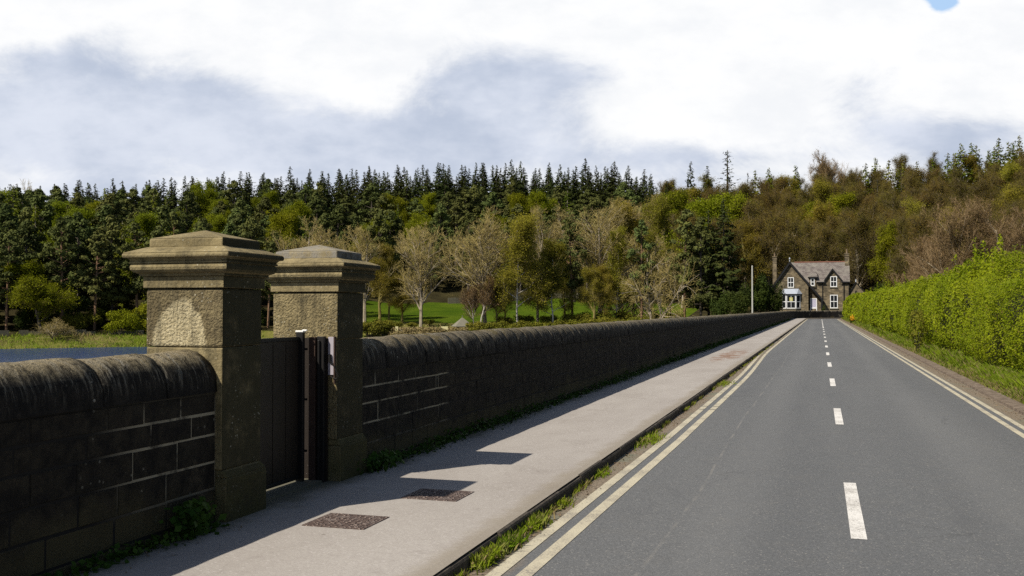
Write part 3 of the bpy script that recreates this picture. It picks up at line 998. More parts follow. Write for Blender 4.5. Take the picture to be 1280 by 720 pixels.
def parapet(name, s0, s1, label, seed):
    rg = random.Random(seed)
    root = thing(name, label, 'stone wall', P((s0 + min(s1, 160)) / 2, 4.56) + (0,))
    ox, oy = root.location.x, root.location.y

    def sub(mb): mb.v = [(x - ox, y - oy, z) for x, y, z in mb.v]
    # masonry: separate ashlars over a mortar core
    mb = MB()
    edges = sorted(set([s0, s1] + [s for s in np.arange(-14, 220, 2.0) if s0 < s < s1]))
    for i in range(len(edges) - 1):
        a, b = edges[i], edges[i + 1]
        q = [P(a, FACE + 0.005), P(b, FACE + 0.005), P(b, 4.80), P(a, 4.80)]
        vs = [x + (z,) for z in (-0.3, 1.10) for x in q]
        mb.mesh(vs, [(4, 5, 6, 7)[::-1], (0, 1, 5, 4)[::-1], (2, 3, 7, 6)[::-1]] + ([(3, 0, 4, 7)[::-1]] if i == 0 else []) + ([(1, 2, 6, 5)[::-1]] if i == len(edges) - 2 else []), 1)
    zc = [-0.1, 0.17, 0.365, 0.565, 0.765, 0.925, 1.08]
    for c in range(6):
        s = s0 + 0.004
        while s < s1 - 0.05:
            L = rg.uniform(0.32, 0.66) if s < 40 else rg.uniform(0.7, 1.6)
            e = min(s + L, s1)
            if s1 - e < 0.25: e = s1
            if name == 'parapet_wall' and s0 > 7 and s < 11.0 < e: e = 11.0
            j = 0.013; jv = 0.006 if rg.random() < 0.6 else 0.012
            f = FACE - rg.uniform(-0.004, 0.003)
            ch = 0.006
            zz0, zz1 = zc[c] + j / 2, zc[c + 1] - j / 2
            a, b = s + jv / 2, e - jv / 2
            o4 = [P(a, f + ch) + (zz0,), P(b, f + ch) + (zz0,), P(b, f + ch) + (zz1,), P(a, f + ch) + (zz1,)]
            i4 = [P(a + ch, f) + (zz0 + ch,), P(b - ch, f) + (zz0 + ch,), P(b - ch, f) + (zz1 - ch,), P(a + ch, f) + (zz1 - ch,)]
            k4 = [P(a, f + 0.1) + (zz0,), P(b, f + 0.1) + (zz0,), P(b, f + 0.1) + (zz1,), P(a, f + 0.1) + (zz1,)]
            vs = i4 + o4 + k4
            fs = [(0, 1, 2, 3)]
            for q in range(4):
                n = (q + 1) % 4
                fs.append((4 + q, 4 + n, n, q)); fs.append((8 + q, 8 + n, 4 + n, 4 + q))
            mb.mesh(vs, fs, 0)
            s = e
    sub(mb)
    mb.build('masonry', [M['soot'], M['mortar']], root)
    # coping: half-round stones, each a little different
    mb = MB()
    s = s0 + 0.003
    prof = [(4.302, 1.082)]
    for i in range(0, 13):
        a = math.pi * i / 12.0
        ca = math.cos(a)
        prof.append((4.56 - 0.256 * math.copysign(abs(ca) ** 0.85, ca), 1.115 + 0.285 * math.sin(a) ** 0.85))
    prof.append((4.818, 1.082))
    if s0 < 0: prof = [(t, z - 0.018 * (z > 1.1)) for t, z in prof]
    while s < s1 - 0.02:
        L = rg.uniform(0.55, 1.0) if s0 < 0 else (rg.uniform(0.35, 0.7) if s < 60 else rg.uniform(0.8, 1.8))
        e = min(s + L, s1)
        if s1 - e < 0.3: e = s1
        dz, dt, sc_ = rg.uniform(-0.004, 0.004), rg.uniform(-0.004, 0.004), rg.uniform(0.992, 1.008)
        tilt = rg.uniform(-0.006, 0.006)
        seg = max(3, int((e - s) / 0.12)) if s < 30 else 3
        rings = []
        for k in range(seg + 1):
            fq = k / seg
            ss = s + 0.0025 + (e - s - 0.005) * fq
            edge = 1.0 - 0.005 * max(0, 1 - min(fq, 1 - fq) * (e - s) / 0.05)
            ring = []
            for (t, z) in prof:
                w_ = 0.005 * math.sin(ss * 9.1 + t * 21 + seed) + 0.004 * math.sin(ss * 3.3 + z * 31)
                t2 = 4.56 + (t - 4.56) * sc_ * edge + dt
                z2 = 1.075 + (z - 1.075) * sc_ * edge + (dz + tilt * (fq - 0.5) * 2 + w_ if z > 1.09 else 0)
                jt = 0.007 if s < 25 else 0.004
                if z > 1.12: z2 += rg.uniform(-jt, jt); t2 += rg.uniform(-jt, jt) * 0.6
                ring.append(P(ss, t2) + (z2,))
            rings.append(ring)
        n = len(prof)
        vs = [p for r_ in rings for p in r_]
        fs = []
        for k in range(seg):
            for q in range(n - 1):
                fs.append((k * n + q, k * n + q + 1, (k + 1) * n + q + 1, (k + 1) * n + q)[::-1])
        fs.append(tuple(range(n)))
        fs.append(tuple(seg * n + q for q in range(n))[::-1])
        mb.mesh(vs, fs, 0)
        s = e
    sub(mb)
    o = mb.build('coping', M['coping'], root, smooth=False)
    me = o.data
    me.polygons.foreach_set('use_smooth', [len(p.vertices) == 4 for p in me.polygons])
    return root


NEAR_S, FAR_S, PW, PL = 6.46, 8.31, 0.67, 0.54
parapet('parapet_wall', -13.0, NEAR_S - 0.005, 'black stone parapet wall left of the gateway, with the reservoir behind it', 3)
parapet('parapet_wall', FAR_S + PL + 0.005, 212.0, 'long black stone parapet wall running from the gateway to the house', 11)


# ------------------------------------------------------------------ gate piers
def pier(s, label, arch):
    root = thing('gate_pier', label, 'gate pier', P(s + PL / 2, 4.26 + PW / 2) + (PZ,))
    hx, hy = PW / 2, PL / 2
    mb = MB()                                        # plinth with a splayed top
    a = 0.035
    mb.box(-hx - a, hx + a, -hy + 0.012, hy + a, -0.25, 0.325)
    mb.frustum(-hx - a, hx + a, -hy + 0.012, hy + a, 0.325, -hx, hx, -hy + 0.012, hy, 0.385)
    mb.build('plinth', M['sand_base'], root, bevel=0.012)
    mb = MB()
    mb.box(-hx, hx, -hy, hy, 0.386, 1.298)
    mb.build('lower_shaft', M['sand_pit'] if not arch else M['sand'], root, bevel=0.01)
    mb = MB()
    mb.box(-hx - 0.004, hx + 0.004, -hy - 0.004, hy + 0.004, 1.302, 1.742)
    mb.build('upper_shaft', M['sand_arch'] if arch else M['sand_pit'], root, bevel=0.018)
    mb = MB()                                        # frieze
    e = 0.020
    mb.box(-hx - e, hx + e, -hy - e, hy + e, 1.748, 1.838)
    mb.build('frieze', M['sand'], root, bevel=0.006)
    # moulded cornice: fillet, round moulding, fillet, hollow and drip
    prof = [(0.026, 1.838), (0.040, 1.840), (0.040, 1.856), (0.046, 1.858), (0.070, 1.868), (0.085, 1.886), (0.090, 1.906), (0.084, 1.924),
            (0.074, 1.932), (0.092, 1.934), (0.092, 1.946), (0.084, 1.950), (0.090, 1.962), (0.102, 1.975)]
    mb = MB()
    for (e0, z0), (e1, z1) in zip(prof[:-1], prof[1:]):
        q0 = [(-hx - e0, -hy - e0, z0), (hx + e0, -hy - e0, z0), (hx + e0, hy + e0, z0), (-hx - e0, hy + e0, z0)]
        q1 = [(-hx - e1, -hy - e1, z1), (hx + e1, -hy - e1, z1), (hx + e1, hy + e1, z1), (-hx - e1, hy + e1, z1)]
        for i in range(4):
            n = (i + 1) % 4
            mb.poly([q0[i], q0[n], q1[n], q1[i]])
    e0, z0 = prof[0]
    mb.poly([(-hx - e0, hy + e0, z0), (hx + e0, hy + e0, z0), (hx + e0, -hy - e0, z0), (-hx - e0, -hy - e0, z0)])
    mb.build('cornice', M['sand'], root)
    mb = MB()                                        # weathered corona, blocking course and pyramid top
    e = 0.132
    mb.box(-hx - e, hx + e, -hy - e, hy + e, 1.975, 2.012)
    mb.frustum(-hx - e, hx + e, -hy - e, hy + e, 2.0122, -hx + 0.0, hx - 0.0, -hy + 0.0, hy - 0.0, 2.062)
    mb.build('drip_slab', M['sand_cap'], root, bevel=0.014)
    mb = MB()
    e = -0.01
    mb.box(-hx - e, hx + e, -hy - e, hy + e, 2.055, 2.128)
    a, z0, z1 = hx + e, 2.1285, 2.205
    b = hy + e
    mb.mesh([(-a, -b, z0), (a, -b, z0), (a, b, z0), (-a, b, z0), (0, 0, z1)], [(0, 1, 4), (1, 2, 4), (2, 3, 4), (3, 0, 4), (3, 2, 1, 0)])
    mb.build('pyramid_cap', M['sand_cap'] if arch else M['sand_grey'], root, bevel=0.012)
    return root


pier(NEAR_S, 'nearer sandstone gate pier with a pale arch-shaped patch on its upper block', True)
pier(FAR_S, 'farther sandstone gate pier with evenly pitted stone, beyond the gate', False)

# the gate between them, shut and set back from the road
g0, g1 = NEAR_S + PL, FAR_S
tg = 4.56
root = thing('metal_gate', 'dark brown solid steel gate shut between the two stone piers', 'gate', P((g0 + g1) / 2, tg) + (PZ,))
gl = (g1 - g0) / 2
mb = MB()
mb.box(-0.008, 0.008, -gl + 0.02, gl - 0.20, 0.045, 1.30)
for k in range(1, 5):
    yy = -gl + 0.02 + k * (2 * gl - 0.22) / 5
    mb.box(0.0081, 0.012, yy - 0.004, yy + 0.004, 0.06, 1.28)
mb.build('sheet_panel', M['gate_steel'], root)
mb = MB()
mb.box(-0.022, 0.022, -gl + 0.012, gl - 0.20, 1.301, 1.335)
mb.box(-0.022, 0.022, -gl + 0.012, -gl + 0.05, 0.04, 1.30)
mb.box(-0.022, 0.022, -gl + 0.051, gl - 0.20, 0.04, 0.075)
mb.build('frame', M['gate_black'], root, bevel=0.004)
mb = MB()
mb.box(-0.02, 0.05, gl - 0.195, gl - 0.15, -0.05, 1.375)
mb.build('hinge_post', M['gate_black'], root, bevel=0.004)
mb = MB()
mb.box(-0.03, 0.214, gl - 0.029, gl - 0.012, -0.02, 1.32)
mb.build('jamb_plate', M['gate_steel'], root)
mb = MB()
mb.box(-0.024, 0.056, gl - 0.20, gl - 0.145, 1.376, 1.392)
mb.box(0.03, 0.075, gl - 0.17, gl - 0.15, 1.385, 1.40)
mb.build('post_cap', M['droppings'], root, bevel=0.004)
mb = MB()
mb.box(0.06, 0.125, gl - 0.10, gl - 0.06, -0.02, 1.33)
mb.build('hanging_stile', M['gate_rust'], root, bevel=0.003)
mb = MB()
mb.box(0.13, 0.20, gl - 0.075, gl - 0.03, -0.02, 1.335)
mb.box(0.145, 0.165, gl - 0.095, gl - 0.076, 0.1, 1.30)
mb.build('channel_bar', M['gate_black'], root, bevel=0.003)
for zz in (0.25, 0.72, 1.18):
    mb = MB()
    mb.tube((0.02, gl - 0.13, zz), (0.02, gl - 0.13, zz + 0.09), 0.016, 0.016, 10)
    mb.box(0.0, 0.06, gl - 0.14, gl - 0.12, zz + 0.03, zz + 0.05)
    mb.build('hinge', M['gate_black'], root)
mb = MB()
mb.box(-0.06, -0.035, -gl + 0.05, -gl + 0.19, 0.94, 1.06)
mb.build('lock_box', M['gate_black'], root, bevel=0.004)
# pale plate with a cable loop on the far pier
mb = MB()
mb.box(0.215, 0.275, gl - 0.018, gl - 0.006, 0.98, 1.33)
pl = mb.build('back_plate', M['plate'], root, bevel=0.002)
mb = MB()
mb.box(0.276, 0.288, gl - 0.03, gl - 0.004, 0.9, 1.335)
mb.build('angle_edge', M['gate_rust'], pl)
mb = MB()
pp = [(0.245, 1.12), (0.262, 1.09), (0.29, 1.05), (0.315, 1.0), (0.325, 0.965), (0.31, 0.945), (0.28, 0.952), (0.25, 0.965)]
for a, b in zip(pp[:-1], pp[1:]):
    mb.tube((a[0], gl - 0.035, a[1]), (b[0], gl - 0.035, b[1]), 0.0055, 0.0055, 6)
mb.tube((0.24, gl - 0.03, 1.10), (0.24, gl - 0.03, 1.17), 0.016, 0.014, 8)
mb.build('cable_loop', M['gate_black'], pl)

# sill under the gate
mb = MB()
mb.box(-tg - 0.14, -4.37, g0 + 0.04, g1 - 0.0, -0.1, PZ + 0.018)
struct(mb.build('gate_threshold', M['pavement']))


# ------------------------------------------------------------------ manhole covers
def at_path(px, py):
    z = F * (EYE - PZ) / (py - YH)
    xc = (px - 640) / F * z
    return (-(z * math.sin(TH) - xc * math.cos(TH)), z * math.cos(TH) + xc * math.sin(TH))


def cover(cxy, lx, ly, label):
    root = thing('manhole_cover', label, 'manhole cover', (cxy[0], cxy[1], PZ), 0.0, 'manhole covers set in the footpath')
    mb = MB()
    mb.box(-lx, lx, -ly, ly, -0.02, 0.007)
    for i in range(9):
        for j in range(7):
            x = -lx * 0.86 + i * lx * 1.72 / 8; y = -ly * 0.84 + j * ly * 1.68 / 6
            mb.box(x - 0.012, x + 0.012, y - 0.012, y + 0.012, 0.0072, 0.0105, 0, 0.785 if (i + j) % 2 else 0.0)
    mb.build('lid', M['iron'], root)
    mb = MB()
    for x0, x1, y0, y1 in ((-lx - 0.028, -lx - 0.004, -ly - 0.028, ly + 0.028), (lx + 0.004, lx + 0.028, -ly - 0.028, ly + 0.028),
                           (-lx - 0.0035, lx + 0.0035, -ly - 0.028, -ly - 0.004), (-lx - 0.0035, lx + 0.0035, ly + 0.004, ly + 0.028)):
        mb.box(x0, x1, y0, y1, -0.02, 0.006)
    mb.build('rim', M['iron'], root)


cover(at_path(434, 650.5), 0.22, 0.20, 'rusty cast iron manhole cover in full sun, nearer of the two in the footpath')
cover(at_path(548, 618), 0.22, 0.20, 'rusty manhole cover mostly in the shadow of the gate pier')

# ------------------------------------------------------------------ weeds, tufts, verge grass
def blades(C, h, rg, lean=0.35, wid=0.012):
    N = len(C)
    a = rg.uniform(0, 2 * math.pi, N)
    side = np.stack([np.cos(a), np.sin(a), np.zeros(N)], -1) * (wid * rg.uniform(0.6, 1.3, N))[:, None]
    b = rg.uniform(0, 2 * math.pi, N)
    ln_ = np.stack([np.cos(b), np.sin(b), np.zeros(N)], -1) * (h * lean * rg.uniform(0.2, 1.6, N))[:, None]
    up = np.zeros((N, 3)); up[:, 2] = h
    return np.stack([C - side, C + side, C + ln_ * 0.45 + up * 0.62 + side * 0.5, C + ln_ + up], axis=1)


def tuft(loc, rad, n, hh, mat_mix, label, seed, squeeze=0.30):
    rg = np.random.default_rng(seed)
    C = np.stack([rg.normal(0, rad * squeeze, n), rg.normal(0, rad, n), np.zeros(n)], -1)
    V = blades(C, rg.uniform(0.4, 1.0, n) * hh, rg, 0.6, 0.0065)
    # broad weed leaves low down
    k = n // 2
    C2 = np.stack([rg.normal(0, rad * squeeze, k), rg.normal(0, rad, k), rg.uniform(0.01, hh * 0.45, k)], -1)
    V2 = leaf_quads(C2, rg.normal(size=(k, 3)) * 0.6 + np.array([0.2, -0.2, 1]), rg.uniform(0.02, 0.05, k), rg, 0.6, 'leaf')
    V = np.concatenate([V, V2])
    o = link('weed_tuft', quads_mesh('weed_tuft', V, mat_mix, (rg.random(len(V)) < 0.18).astype(int)), None, loc)
    tag(o, label, 'weeds', 'weed tufts growing out of the gutter')


tufts = [(590, 700, 0.10, 520, 0.105, 'bright green weed tuft in the gutter nearest the bottom of the picture'),
         (618, 680, 0.13, 640, 0.10, 'broad green weed tuft in the gutter, second from the bottom of the picture'),
         (652, 655, 0.13, 560, 0.10, 'green weed tuft in the gutter, third from the bottom and beside the covers'),
         (690, 630, 0.12, 260, 0.06, 'small sparse weed tuft trailing along the kerb beyond the larger ones'),
         (800, 550, 0.30, 600, 0.08, 'yellowish weed tuft against the kerb about halfway to the break in the lines'),
         (742, 592, 0.12, 120, 0.05, 'tiny weed tuft in the gutter before the yellowish one'),
         (900, 480, 0.4, 420, 0.07, 'low weed tuft against the kerb just beyond the break in the yellow lines')]
for i, (px, py, rad, n, hh, lab) in enumerate(tufts):
    z = F * EYE / (py - YH)
    xc = (px - 640) / F * z
    y = z * math.cos(TH) + xc * math.sin(TH)
    tuft((-2.15, y, 0.0), rad, n, hh, [M['grass'], M['dry']], lab, 50 + i)

# weeds and moss in the joint between the wall and the footpath
rg = np.random.default_rng(5)
Vs = []
s = 2.0
while s < 150:
    if not (NEAR_S - 0.2 < s < FAR_S + 0.45):
        dens = 1.0
        n = int((70 if s < 14 else 46) * rg.uniform(0.2, 1.5))
        if rg.random() < 0.12: n //= 5
        hh = rg.uniform(0.04, 0.15) * (1.0 if s < 20 else 1.25)
        wd = 0.05 + rg.random() * 0.06
        C = np.stack([-FACE + 0.01 + np.abs(rg.normal(0, wd, n)), s + rg.uniform(-0.2, 0.2, n), PZ + rg.uniform(0.0, 1, n) ** 1.5 * hh], -1)
        sz = rg.uniform(0.025, 0.065, n) * (1 if s < 30 else 2.0)
        Vs.append(leaf_quads(C, rg.normal(size=(n, 3)) * 0.6 + np.array([0.5, -0.1, 0.9]), sz, rg, 0.65, 'leaf'))
    s += 0.22 if s < 30 else 0.3
V = np.concatenate(Vs)
o = link('wall_foot_weeds', quads_mesh('wall_foot_weeds', V, M['weed']))
struct(o, 'stuff')

# thin ragged line of grass and moss in the kerb joint
n = 9000
s_ = 4.2 + 45 * rg.random(n) ** 1.4
s_ = s_[(np.sin(s_ * 2.1) * np.sin(s_ * 0.63 + 1) + 0.6 * np.sin(s_ * 5.7)) > rg.uniform(-0.2, 1.0, n)]
C = np.stack([-2.178 + np.abs(rg.normal(0, 0.022, len(s_))), s_, np.zeros(len(s_))], -1)
struct(link('kerb_grass', quads_mesh('kerb_grass', blades(C, rg.uniform(0.02, 0.075, len(s_)), rg, 0.7, 0.005), [M['grass'], M['dry']], (rg.random(len(s_)) < 0.35).astype(int))), 'stuff')

# leaf litter and grit lying in the gutters and along the wall foot
n = 5200
side = rg.random(n)
s_ = 3 + 60 * rg.random(n) ** 1.8
x_ = np.where(side < 0.5, -2.185 + np.abs(rg.normal(0, 0.07, n)), np.where(side < 0.85, 3.06 - np.abs(rg.normal(0, 0.10, n)), -4.28 + np.abs(rg.normal(0, 0.12, n))))
z_ = np.where(x_ < -2.21, PZ, 0.0) + 0.004 + rg.random(n) * 0.008
k_ = ~((s_ > NEAR_S - 0.1) & (s_ < FAR_S + PL + 0.1) & (x_ < -3))
C = np.stack([x_, s_, z_], -1)[k_]
o = link('gutter_litter', quads_mesh('gutter_litter', leaf_quads(C, rg.normal(0, 0.35, C.shape) + np.array([0, 0, 1.0]), rg.uniform(0.008, 0.034, len(C)), rg, 0.7, 'leaf'), M['litter']))
struct(o, 'stuff')

# two leafy plants rooted at the wall foot
for (px, py, rad, hh, n, lab) in ((246, 668, 0.10, 0.24, 260, 'leafy dark green weed at the foot of the wall beside the nearer pier'),
                                  (520, 588, 0.16, 0.16, 220, 'low dark green weed at the wall foot beyond the farther pier')):
    x, y = at_path(px, py)
    x = -FACE + 0.06
    C = np.stack([np.abs(rg.normal(0, rad * 0.6, n)), rg.normal(0, rad, n), rg.uniform(0, 1, n) * hh], -1)
    V = leaf_quads(C, rg.normal(size=(n, 3)) * 0.5 + np.array([0.6, -0.3, 0.8]), rg.uniform(0.03, 0.08, n), rg, 0.75, 'leaf')
    tag(link('weed_plant', quads_mesh('weed_plant', V, M['weed']), None, (x, y, PZ)), lab, 'weed')


def hedge_front(s):
    return 4.20 - 0.45 * smooth(s, 12, 45) - 0.20 * smooth(s, 70, 165)


# grass on the verge
Vs = []; mi = []
rg = np.random.default_rng(9)
for (a, b, dens, hs, wd) in ((3, 28, 900, 0.20, 0.006), (28, 60, 300, 0.24, 0.012), (60, 176, 90, 0.28, 0.03)):
    n = int((b - a) * 1.7 * dens)
    s = rg.uniform(a, b, n)
    f = rg.uniform(0, 1, n) ** 0.8
    hf = np.array([hedge_front(x) for x in s]) + 0.35
    t = 3.32 + f * (hf - 3.32)
    z = 0.03 + f * 0.10
    C = np.stack([t, s, z], -1)
    clump = 0.5 + 0.5 * np.sin(s * 2.3 + np.sin(t * 5)) * np.sin(s * 0.71 + t * 3)
    h = hs * rg.uniform(0.35, 1.1, n) * (0.45 + 0.75 * clump) * (0.35 + 0.8 * np.minimum(1, f * 2.2))
    Vs.append(blades(C, h, rg, 0.7, wd))
    dry = (rg.random(n) < np.where(f < 0.22, 0.55, 0.13) + 0.25 * (clump < 0.25)).astype(int)
    mi.append(dry)
o = link('verge_grass', quads_mesh('verge_grass', np.concatenate(Vs), [M['grass'], M['dry']], np.concatenate(mi)))
struct(o, 'stuff')

# ------------------------------------------------------------------ the hedge
VN = np.random.default_rng(99).random((64, 64))


def vnoise(x, y):
    """smooth random value field"""
    x = np.asarray(x, float); y = np.asarray(y, float)
    xi = np.floor(x).astype(int); yi = np.floor(y).astype(int)
    fx_ = x - xi; fy_ = y - yi
    fx_ = fx_ * fx_ * (3 - 2 * fx_); fy_ = fy_ * fy_ * (3 - 2 * fy_)
    g = lambda a, b: VN[a % 64, b % 64]
    return (g(xi, yi) * (1 - fx_) + g(xi + 1, yi) * fx_) * (1 - fy_) + (g(xi, yi + 1) * (1 - fx_) + g(xi + 1, yi + 1) * fx_) * fy_ - 0.5


def hedge_section(s, q):
    """point on the hedge's outer surface at distance s; q 0..1 goes from the front foot over the top to the back foot"""
    tf = hedge_front(s)
    H = 2.98 + 0.65 * smooth(s, 60, 170) + 0.75 * vnoise(s * 0.33, 3.3) + 0.35 * vnoise(s * 1.1, 7.7)
    W = 2.9
    a = q * math.pi
    ex = np.sign(np.cos(a)) * np.abs(np.cos(a)) ** 0.80
    ez = np.abs(np.sin(a)) ** 0.78
    bul = 1.00 * vnoise(s * 0.42, q * 5) + 0.62 * vnoise(s * 1.05 + 9, q * 9 + 4) + 0.34 * vnoise(s * 2.3 + 31, q * 17 + 2)
    t = tf + W / 2 - (W / 2 + bul * (0.35 + 0.65 * ez)) * ex
    z = 0.10 + (H - 0.10) * ez + bul * 0.45 * ez
    under = 0.42 * np.maximum(0, 0.24 - ez) / 0.24          # tucked in at the foot
    t = t + np.sign(ex) * under
    return t, z


hedge = thing('hedge', 'long bright green clipped hedge along the right side of the road', 'hedge', (5.5, 90, 0))
Vs = []
rg = np.random.default_rng(21)
for (a, b, n, sz) in ((6, 13, 20000, 0.056), (13, 32, 125000, 0.054), (32, 60, 80000, 0.080), (60, 105, 52000, 0.14), (105, 184, 36000, 0.25)):
    s = rg.uniform(a, b, n)
    q = rg.random(n) ** 1.15 * 0.80 + 0.012
    t, z = hedge_section(s, q)
    # a shell of leaves with depth; loose shoots reach out at the top
    dep = rg.exponential(0.13, n) + 0.5 * 1.7 * np.maximum(0, vnoise(s * 2.6, q * 22 + 5) - 0.16)
    cx = np.cos(q * math.pi)
    t = t + dep * cx
    z = np.maximum(z - dep * np.sin(q * math.pi) * 0.9, 0.1)
    xy = np.array([P(float(s_), -float(t_)) for s_, t_ in zip(s, t)])
    C = np.concatenate([xy, z[:, None]], 1) + rg.normal(0, 0.03, (n, 3))
    nr = np.stack([-cx, np.zeros(n) - 0.25, np.sin(q * math.pi) + 0.35], -1) + rg.normal(0, 0.6, (n, 3))
    Vs.append(leaf_quads(C, nr, sz * rg.uniform(0.6, 1.3, n), rg, 0.62, 'leaf'))
# upright shoots
nsh = 0
for s in np.concatenate([np.arange(8, 40, 0.10), np.arange(40, 110, 0.3)]):
    q = rg.uniform(0.30, 0.68)
    s_ = s + rg.uniform(-0.1, 0.1)
    t, z = hedge_section(s_, q)
    L = rg.exponential(0.24) + 0.08
    L = min(L, 0.9)
    k = int(10 + L * 34)
    f = rg.random(k)
    lean = rg.normal(0, 0.16, 2)
    x, y = P(s_, -float(t))
    C = np.stack([x + lean[0] * f * L + rg.normal(0, 0.035, k), y + lean[1] * f * L + rg.normal(0, 0.035, k), z - 0.05 + f * L], -1)
    sz = 0.062 if s < 30 else 0.10
    Vs.append(leaf_quads(C, rg.normal(0, 0.7, (k, 3)) + np.array([-0.4, -0.5, 0.6]), sz * rg.uniform(0.6, 1.2, k), rg, 0.6, 'leaf'))
V = np.concatenate(Vs) - np.array([5.5, 90, 0])
link('foliage', quads_mesh('hedge_foliage', V, M['hedge']), hedge)
mb = MB()
ss = list(np.arange(4, 186, 1.0)); qs = np.linspace(0.0, 1.0, 15)
for s in ss:
    for q in qs:
        t, z = hedge_section(s, q)
        tc_ = hedge_front(s) + 1.45
        t = tc_ + (float(t) - tc_) * 0.70; z = float(z) * 0.84
        x, y = P(s, -t)
        mb.v.append((x - 5.5, y - 90, z))
nq = len(qs)
for i in range(len(ss) - 1):
    for j in range(nq - 1):
        mb.f.append((i * nq + j, (i + 1) * nq + j, (i + 1) * nq + j + 1, i * nq + j + 1)); mb.m.append(0)
mb.build('branches', M['hedge_core'], hedge, smooth=True)

# dark little evergreen at the roadside, growing out of the verge
rg = np.random.default_rng(31)
n = 900
f = rg.random(n) ** 0.7
zz = f * 1.5 + 0.1
rad = 0.50 * np.clip(f * 1.6, 0.15, 1) * np.sqrt(np.clip(1.15 - f, 0, 1)) * (0.5 + 0.5 * rg.random(n)) * 1.25
a = rg.uniform(0, 2 * math.pi, n)
C = np.stack([rad * np.cos(a), rad * np.sin(a), zz], -1)
nr = np.stack([np.cos(a), np.sin(a), np.full(n, 0.7)], -1) + rg.normal(0, 0.5, (n, 3))
sx, sy = 3.46, 39.8
sh = thing('roadside_bush', 'small dark green upright bush at the road edge in front of the hedge', 'bush', (sx, sy, 0.03))
link('foliage', quads_mesh('bush_foliage', leaf_quads(C, nr, rg.uniform(0.06, 0.12, n), rg, 0.5, 'leaf'), M['gorse']), sh)
mb = MB()
for k in range(5):
    a = k * 1.3
    mb.tube((0.02 * k - 0.05, 0, 0), (0.2 * math.cos(a), 0.2 * math.sin(a), 0.8), 0.018, 0.008, 6)
mb.build('stem', M['bark_dark'], sh)

# orange flowers near the far end of the hedge
rg = np.random.default_rng(33)
n = 110
fx, fy = 3.45, 118.0
fl = thing('flower_clump', 'clump of orange flowers on the verge at the far end of the hedge', 'flowers', (fx, fy, 0.04))
a = rg.uniform(0, 2 * math.pi, n); rr = np.sqrt(rg.random(n)) * 0.27
C = np.stack([rr * np.cos(a), rr * np.sin(a), 0.35 + rg.random(n) * 0.75 * (1 - rr * 1.5)], -1)
link('blossom', quads_mesh('blossom', leaf_quads(C, rg.normal(0, 0.5, (n, 3)) + np.array([-0.3, -0.8, 0.4]), 0.085, rg, 0.8, 'leaf'), M['orange']), fl)
C = np.stack([rg.normal(0, 0.1, 160), rg.normal(0, 0.1, 160), np.zeros(160)], -1)
link('stalks', quads_mesh('stalks', blades(C, rg.uniform(0.3, 0.7, 160), rg, 0.3, 0.02), M['weed']), fl)

# rough tussocky grass on the far shore
rg = np.random.default_rng(61)
n = 15000
pxs = np.where(rg.random(n) < 0.6, rg.uniform(-90, 330, n), rg.uniform(400, 860, n))
rs = rg.uniform(173.5, 187.5, n)
al = TH - np.arctan((pxs - 640) / F)
C = np.stack([-rs * np.sin(al), rs * np.cos(al), np.zeros(n)], -1)
C[:, 2] = ground(C[:, 0], C[:, 1]) - 0.05
keep = 0.5 + vnoise(C[:, 0] * 0.35, C[:, 1] * 0.35) > rg.random(n) * 0.9
C = C[keep]
hh = rg.uniform(0.15, 0.75, len(C)) * (0.6 + 0.8 * (0.5 + vnoise(C[:, 0] * 0.2 + 7, C[:, 1] * 0.2)))
V = blades(C, hh, rg, 0.6, 0.07)
struct(link('shore_grass', quads_mesh('shore_grass', V, [M['grass'], M['dry']], (vnoise(C[:, 0] * 0.12 + 3, C[:, 1] * 0.3) + rg.normal(0, 0.15, len(C)) > 0.05).astype(int))), 'stuff')

# ------------------------------------------------------------------ the house at the end of the road
HY = 205.0


def hX(px): return (px - 1025.0) * 0.153


def hZ(py): return EYE + (YH - py) * 0.160 - (-0.06)


house = thing('stone_house', 'two storey stone house with black bargeboards and white sash windows beyond the road end', 'house', (0, HY, -0.06))


def sash(x0, x1, z0, z1, y, cols=2, parent=house, rz=0.0, c=None, blind=False, name='window'):
    """white sash window: frame mesh with its panes as a child"""
    mb = MB()
    fw_ = 0.13
    mid = (z0 + z1) / 2
    def bx(a, b, d0, d1, e0, e1): mb.box(a, b, y + d0, y + d1, e0, e1, 0, rz, c)
    bx(x0, x0 + fw_, -0.06, 0.04, z0, z1); bx(x1 - fw_, x1, -0.06, 0.04, z0, z1)
    bx(x0 + fw_, x1 - fw_, -0.06, 0.04, z0, z0 + 0.14); bx(x0 + fw_, x1 - fw_, -0.06, 0.04, z1 - fw_, z1)
    bx(x0 + fw_, x1 - fw_, -0.05, 0.04, mid - 0.06, mid + 0.06)
    for k in range(1, cols):
        xx = x0 + (x1 - x0) * k / cols
        for e0, e1 in ((z0 + 0.14, mid - 0.06), (mid + 0.06, z1 - fw_)):
            bx(xx - 0.035, xx + 0.035, -0.045, 0.04, e0, e1)
    f = mb.build(name, M['white_wood'], parent)
    mb = MB()
    mb.box(x0 + fw_ - 0.01, x1 - fw_ + 0.01, y + 0.0, y + 0.03, z0 + 0.1, z1 - fw_ + 0.01, 0, rz, c)
    mb.build('pane', M['glass'], f)
    if blind:
        mb = MB()
        mb.box(x0 + 0.56, x1 - 0.56, y - 0.02, y - 0.002, mid + 0.12, z1 - 0.5, 0, rz, c)
        mb.build('blind', M['curtain'], f)
    mb = MB()
    mb.box(x0 - 0.12, x1 + 0.12, y - 0.14, y + 0.03, z0 - 0.17, z0 - 0.005, 0, rz, c)
    mb.build('sill', M['hut_roof'], f)
    return f


